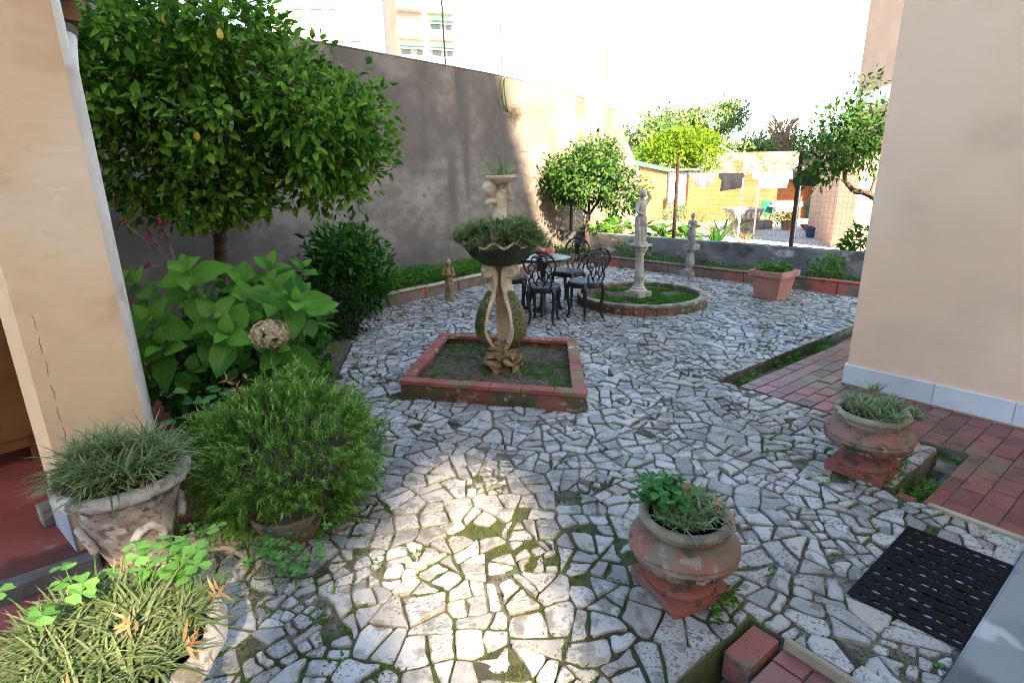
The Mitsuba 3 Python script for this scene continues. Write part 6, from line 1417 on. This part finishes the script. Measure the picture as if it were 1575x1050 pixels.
# ------------------------------------------------------------------ far apartment blocks, mast and hills
def block(name, label, o, dx, dy, Wd, Dp, H, cols, rows, mw, balcony):
    ka = thing(name, label, 'apartment building'); o, dx, dy = np.array(o), unit(np.array(dx)), unit(np.array(dy)); R = frame2(dx)
    put(part(ka, 'wall'), prism([tuple(o), tuple(o + dx * Wd), tuple(o + dx * Wd + dy * Dp), tuple(o + dy * Dp)], -2, H), mw)
    fh = H / rows
    for r_ in range(rows):
        for c_ in range(cols):
            ctr = o + dx * (Wd * (c_ + 0.5) / cols) - dy * 0.02; z_ = r_ * fh + fh * 0.5
            w_ = part(ka, 'window'); put(w_, MB().addm(box(np.r_[ctr + dy * 0.02, z_], (1.0, 0.10, fh * 0.48), R)), APTGLASS)
            put(part(w_, 'frame'), MB().addm(prism(sbox(-0.6, -fh * 0.28, 0.6, fh * 0.28).difference(sbox(-0.46, -fh * 0.21, 0.46, fh * 0.21)), 0, 0.08)) if False else MB().addm(box(np.r_[ctr - dy * 0.06, z_ - fh * 0.26], (1.2, 0.12, 0.08), R)), APTW)
            if balcony and c_ % 2 == 0:
                b_ = part(ka, 'balcony'); put(b_, MB().addm(box(np.r_[ctr + dx * 0.6 - dy * 0.6, z_ - fh * 0.36], (3.0, 1.1, 0.14), R)), APTW)
                put(part(b_, 'railing'), MB().addm(box(np.r_[ctr + dx * 0.6 - dy * 1.12, z_ - fh * 0.2], (3.0, 0.05, fh * 0.28), R)), APTW)
                if (r_ + c_) % 3: put(part(b_, 'awning'), MB().addm(box(np.r_[ctr + dx * 0.6 - dy * 0.7, z_ + fh * 0.30], (2.8, 1.0, 0.06), R)), AWNING)
    put(part(ka, 'roof'), MB().addm(prism(Polygon([tuple(o), tuple(o + dx * Wd), tuple(o + dx * Wd + dy * Dp), tuple(o + dy * Dp)]).buffer(0.5, join_style=2), H, H + 0.4)), APTW)


block('apartment_block', 'pale pink apartment block farthest left, half hidden by the lemon tree', (-24.5, 66), (1, 0.12), (-0.12, 1), 9.5, 10, 33, 5, 11, APT, False)
block('apartment_block', 'white apartment block with green awnings above the tall wall', (-12.4, 72), (1, 0.35), (-0.35, 1), 7.2, 10, 36, 4, 13, APTW, True)
k = thing('lattice_mast', 'thin lattice mast far behind the end of the tall wall', 'mast'); mb = MB()
for sx, sy in ((-1, -1), (1, -1), (1, 1), (-1, 1)): mb.addm(tube([(10.85 + sx * 0.4, 60 + sy * 0.4, -1), (10.7 + sx * 0.3, 60 + sy * 0.3, 11)], 0.035, 5))
put(part(k, 'leg_tube'), mb, GREYPOLE); mb = MB()
for i in range(16):
    z0 = i * 0.7; w0 = 0.4 - 0.1 * z0 / 11; cx_ = 10.85 - 0.15 * z0 / 11
    for s_ in (-1, 1): mb.addm(tube([(cx_ - w0 * s_, 60 - w0, z0), (cx_ + w0 * s_, 60 - w0, z0 + 0.7)], 0.025, 4, False))
put(stuffpart(part(k, 'lattice_brace')), mb, GREYPOLE)
k = struct('hills'); hx_ = np.linspace(-260, 260, 90); V = []
for j, y_ in enumerate((330, 420)):
    for x_ in hx_: V.append([x_, y_, (6 + 16 * meshkit.fbm(np.array([[x_ * 0.012, j, 0.5]]), 4, 3)[0] * (0.5 + 0.5 * (x_ > 40))) * (1 + 0.3 * j)])
V = np.array(V); lo = V[:90].copy(); lo[:, 2] = -3; V = np.vstack([lo, V]); q_ = [[i + 90 * r_, i + 1 + 90 * r_, i + 91 + 90 * r_, i + 90 + 90 * r_] for r_ in range(2) for i in range(89)]
put(k, (V, np.array(q_)), HILL, True)

# added unseen screen for a tall rear building, cut to fit shade and sun patches
kb = thing('rear_building', 'unseen added screen for a tall building behind the viewer, cut to shade the garden', 'building')
prof_ = Polygon([(-40, -2), (12, -2), (8.2, 8.0), (6.2, 11.8), (5.6, 13.3), (4.5, 15.0), (3.51, 15.8), (3.06, 16.81), (2.30, 18.5), (2.0, 21), (-40, 21)])  # outline shaped to put the shade edge on the garden wall
openA = Polygon([(-1.22, 10.40), (-1.22, 10.60), (-1.28, 10.78), (-1.38, 10.84), (-1.52, 10.88), (-1.66, 10.74), (-1.78, 10.70), (-1.98, 10.50), (-2.24, 10.44), (-2.12, 10.24), (-2.00, 10.16), (-2.10, 9.9), (-2.06, 9.3), (-1.68, 9.3), (-1.56, 9.75), (-1.46, 9.98), (-1.33, 10.2)])  # invented opening, traced back from the sun patch on the paving
openB = Polygon([(-2.72, 10.2), (-2.62, 10.7), (-2.85, 11.0), (-3.15, 10.9), (-3.2, 10.3), (-3.0, 10.05)])  # invented opening that lets sun onto the bottom left urn
dim_bars = union_all([sbox(-3.4, z_, -0.8, z_ + 0.018) for z_ in np.arange(9.2, 11.2, 0.07)])  # slats added only to dim the sun through both openings
vw, fw = prism(prof_.difference(openA.difference(dim_bars)).difference(openB.difference(dim_bars)), 0, 0.03)
o3 = np.r_[uu * 12, 0]; u3 = np.r_[uu, 0]; w3 = np.r_[ww, 0]
put(kb, (o3 + w3 * vw[:, :1] + u3 * vw[:, 2:3] + np.array([0, 0, 1.0]) * vw[:, 1:2], fw), PINK)
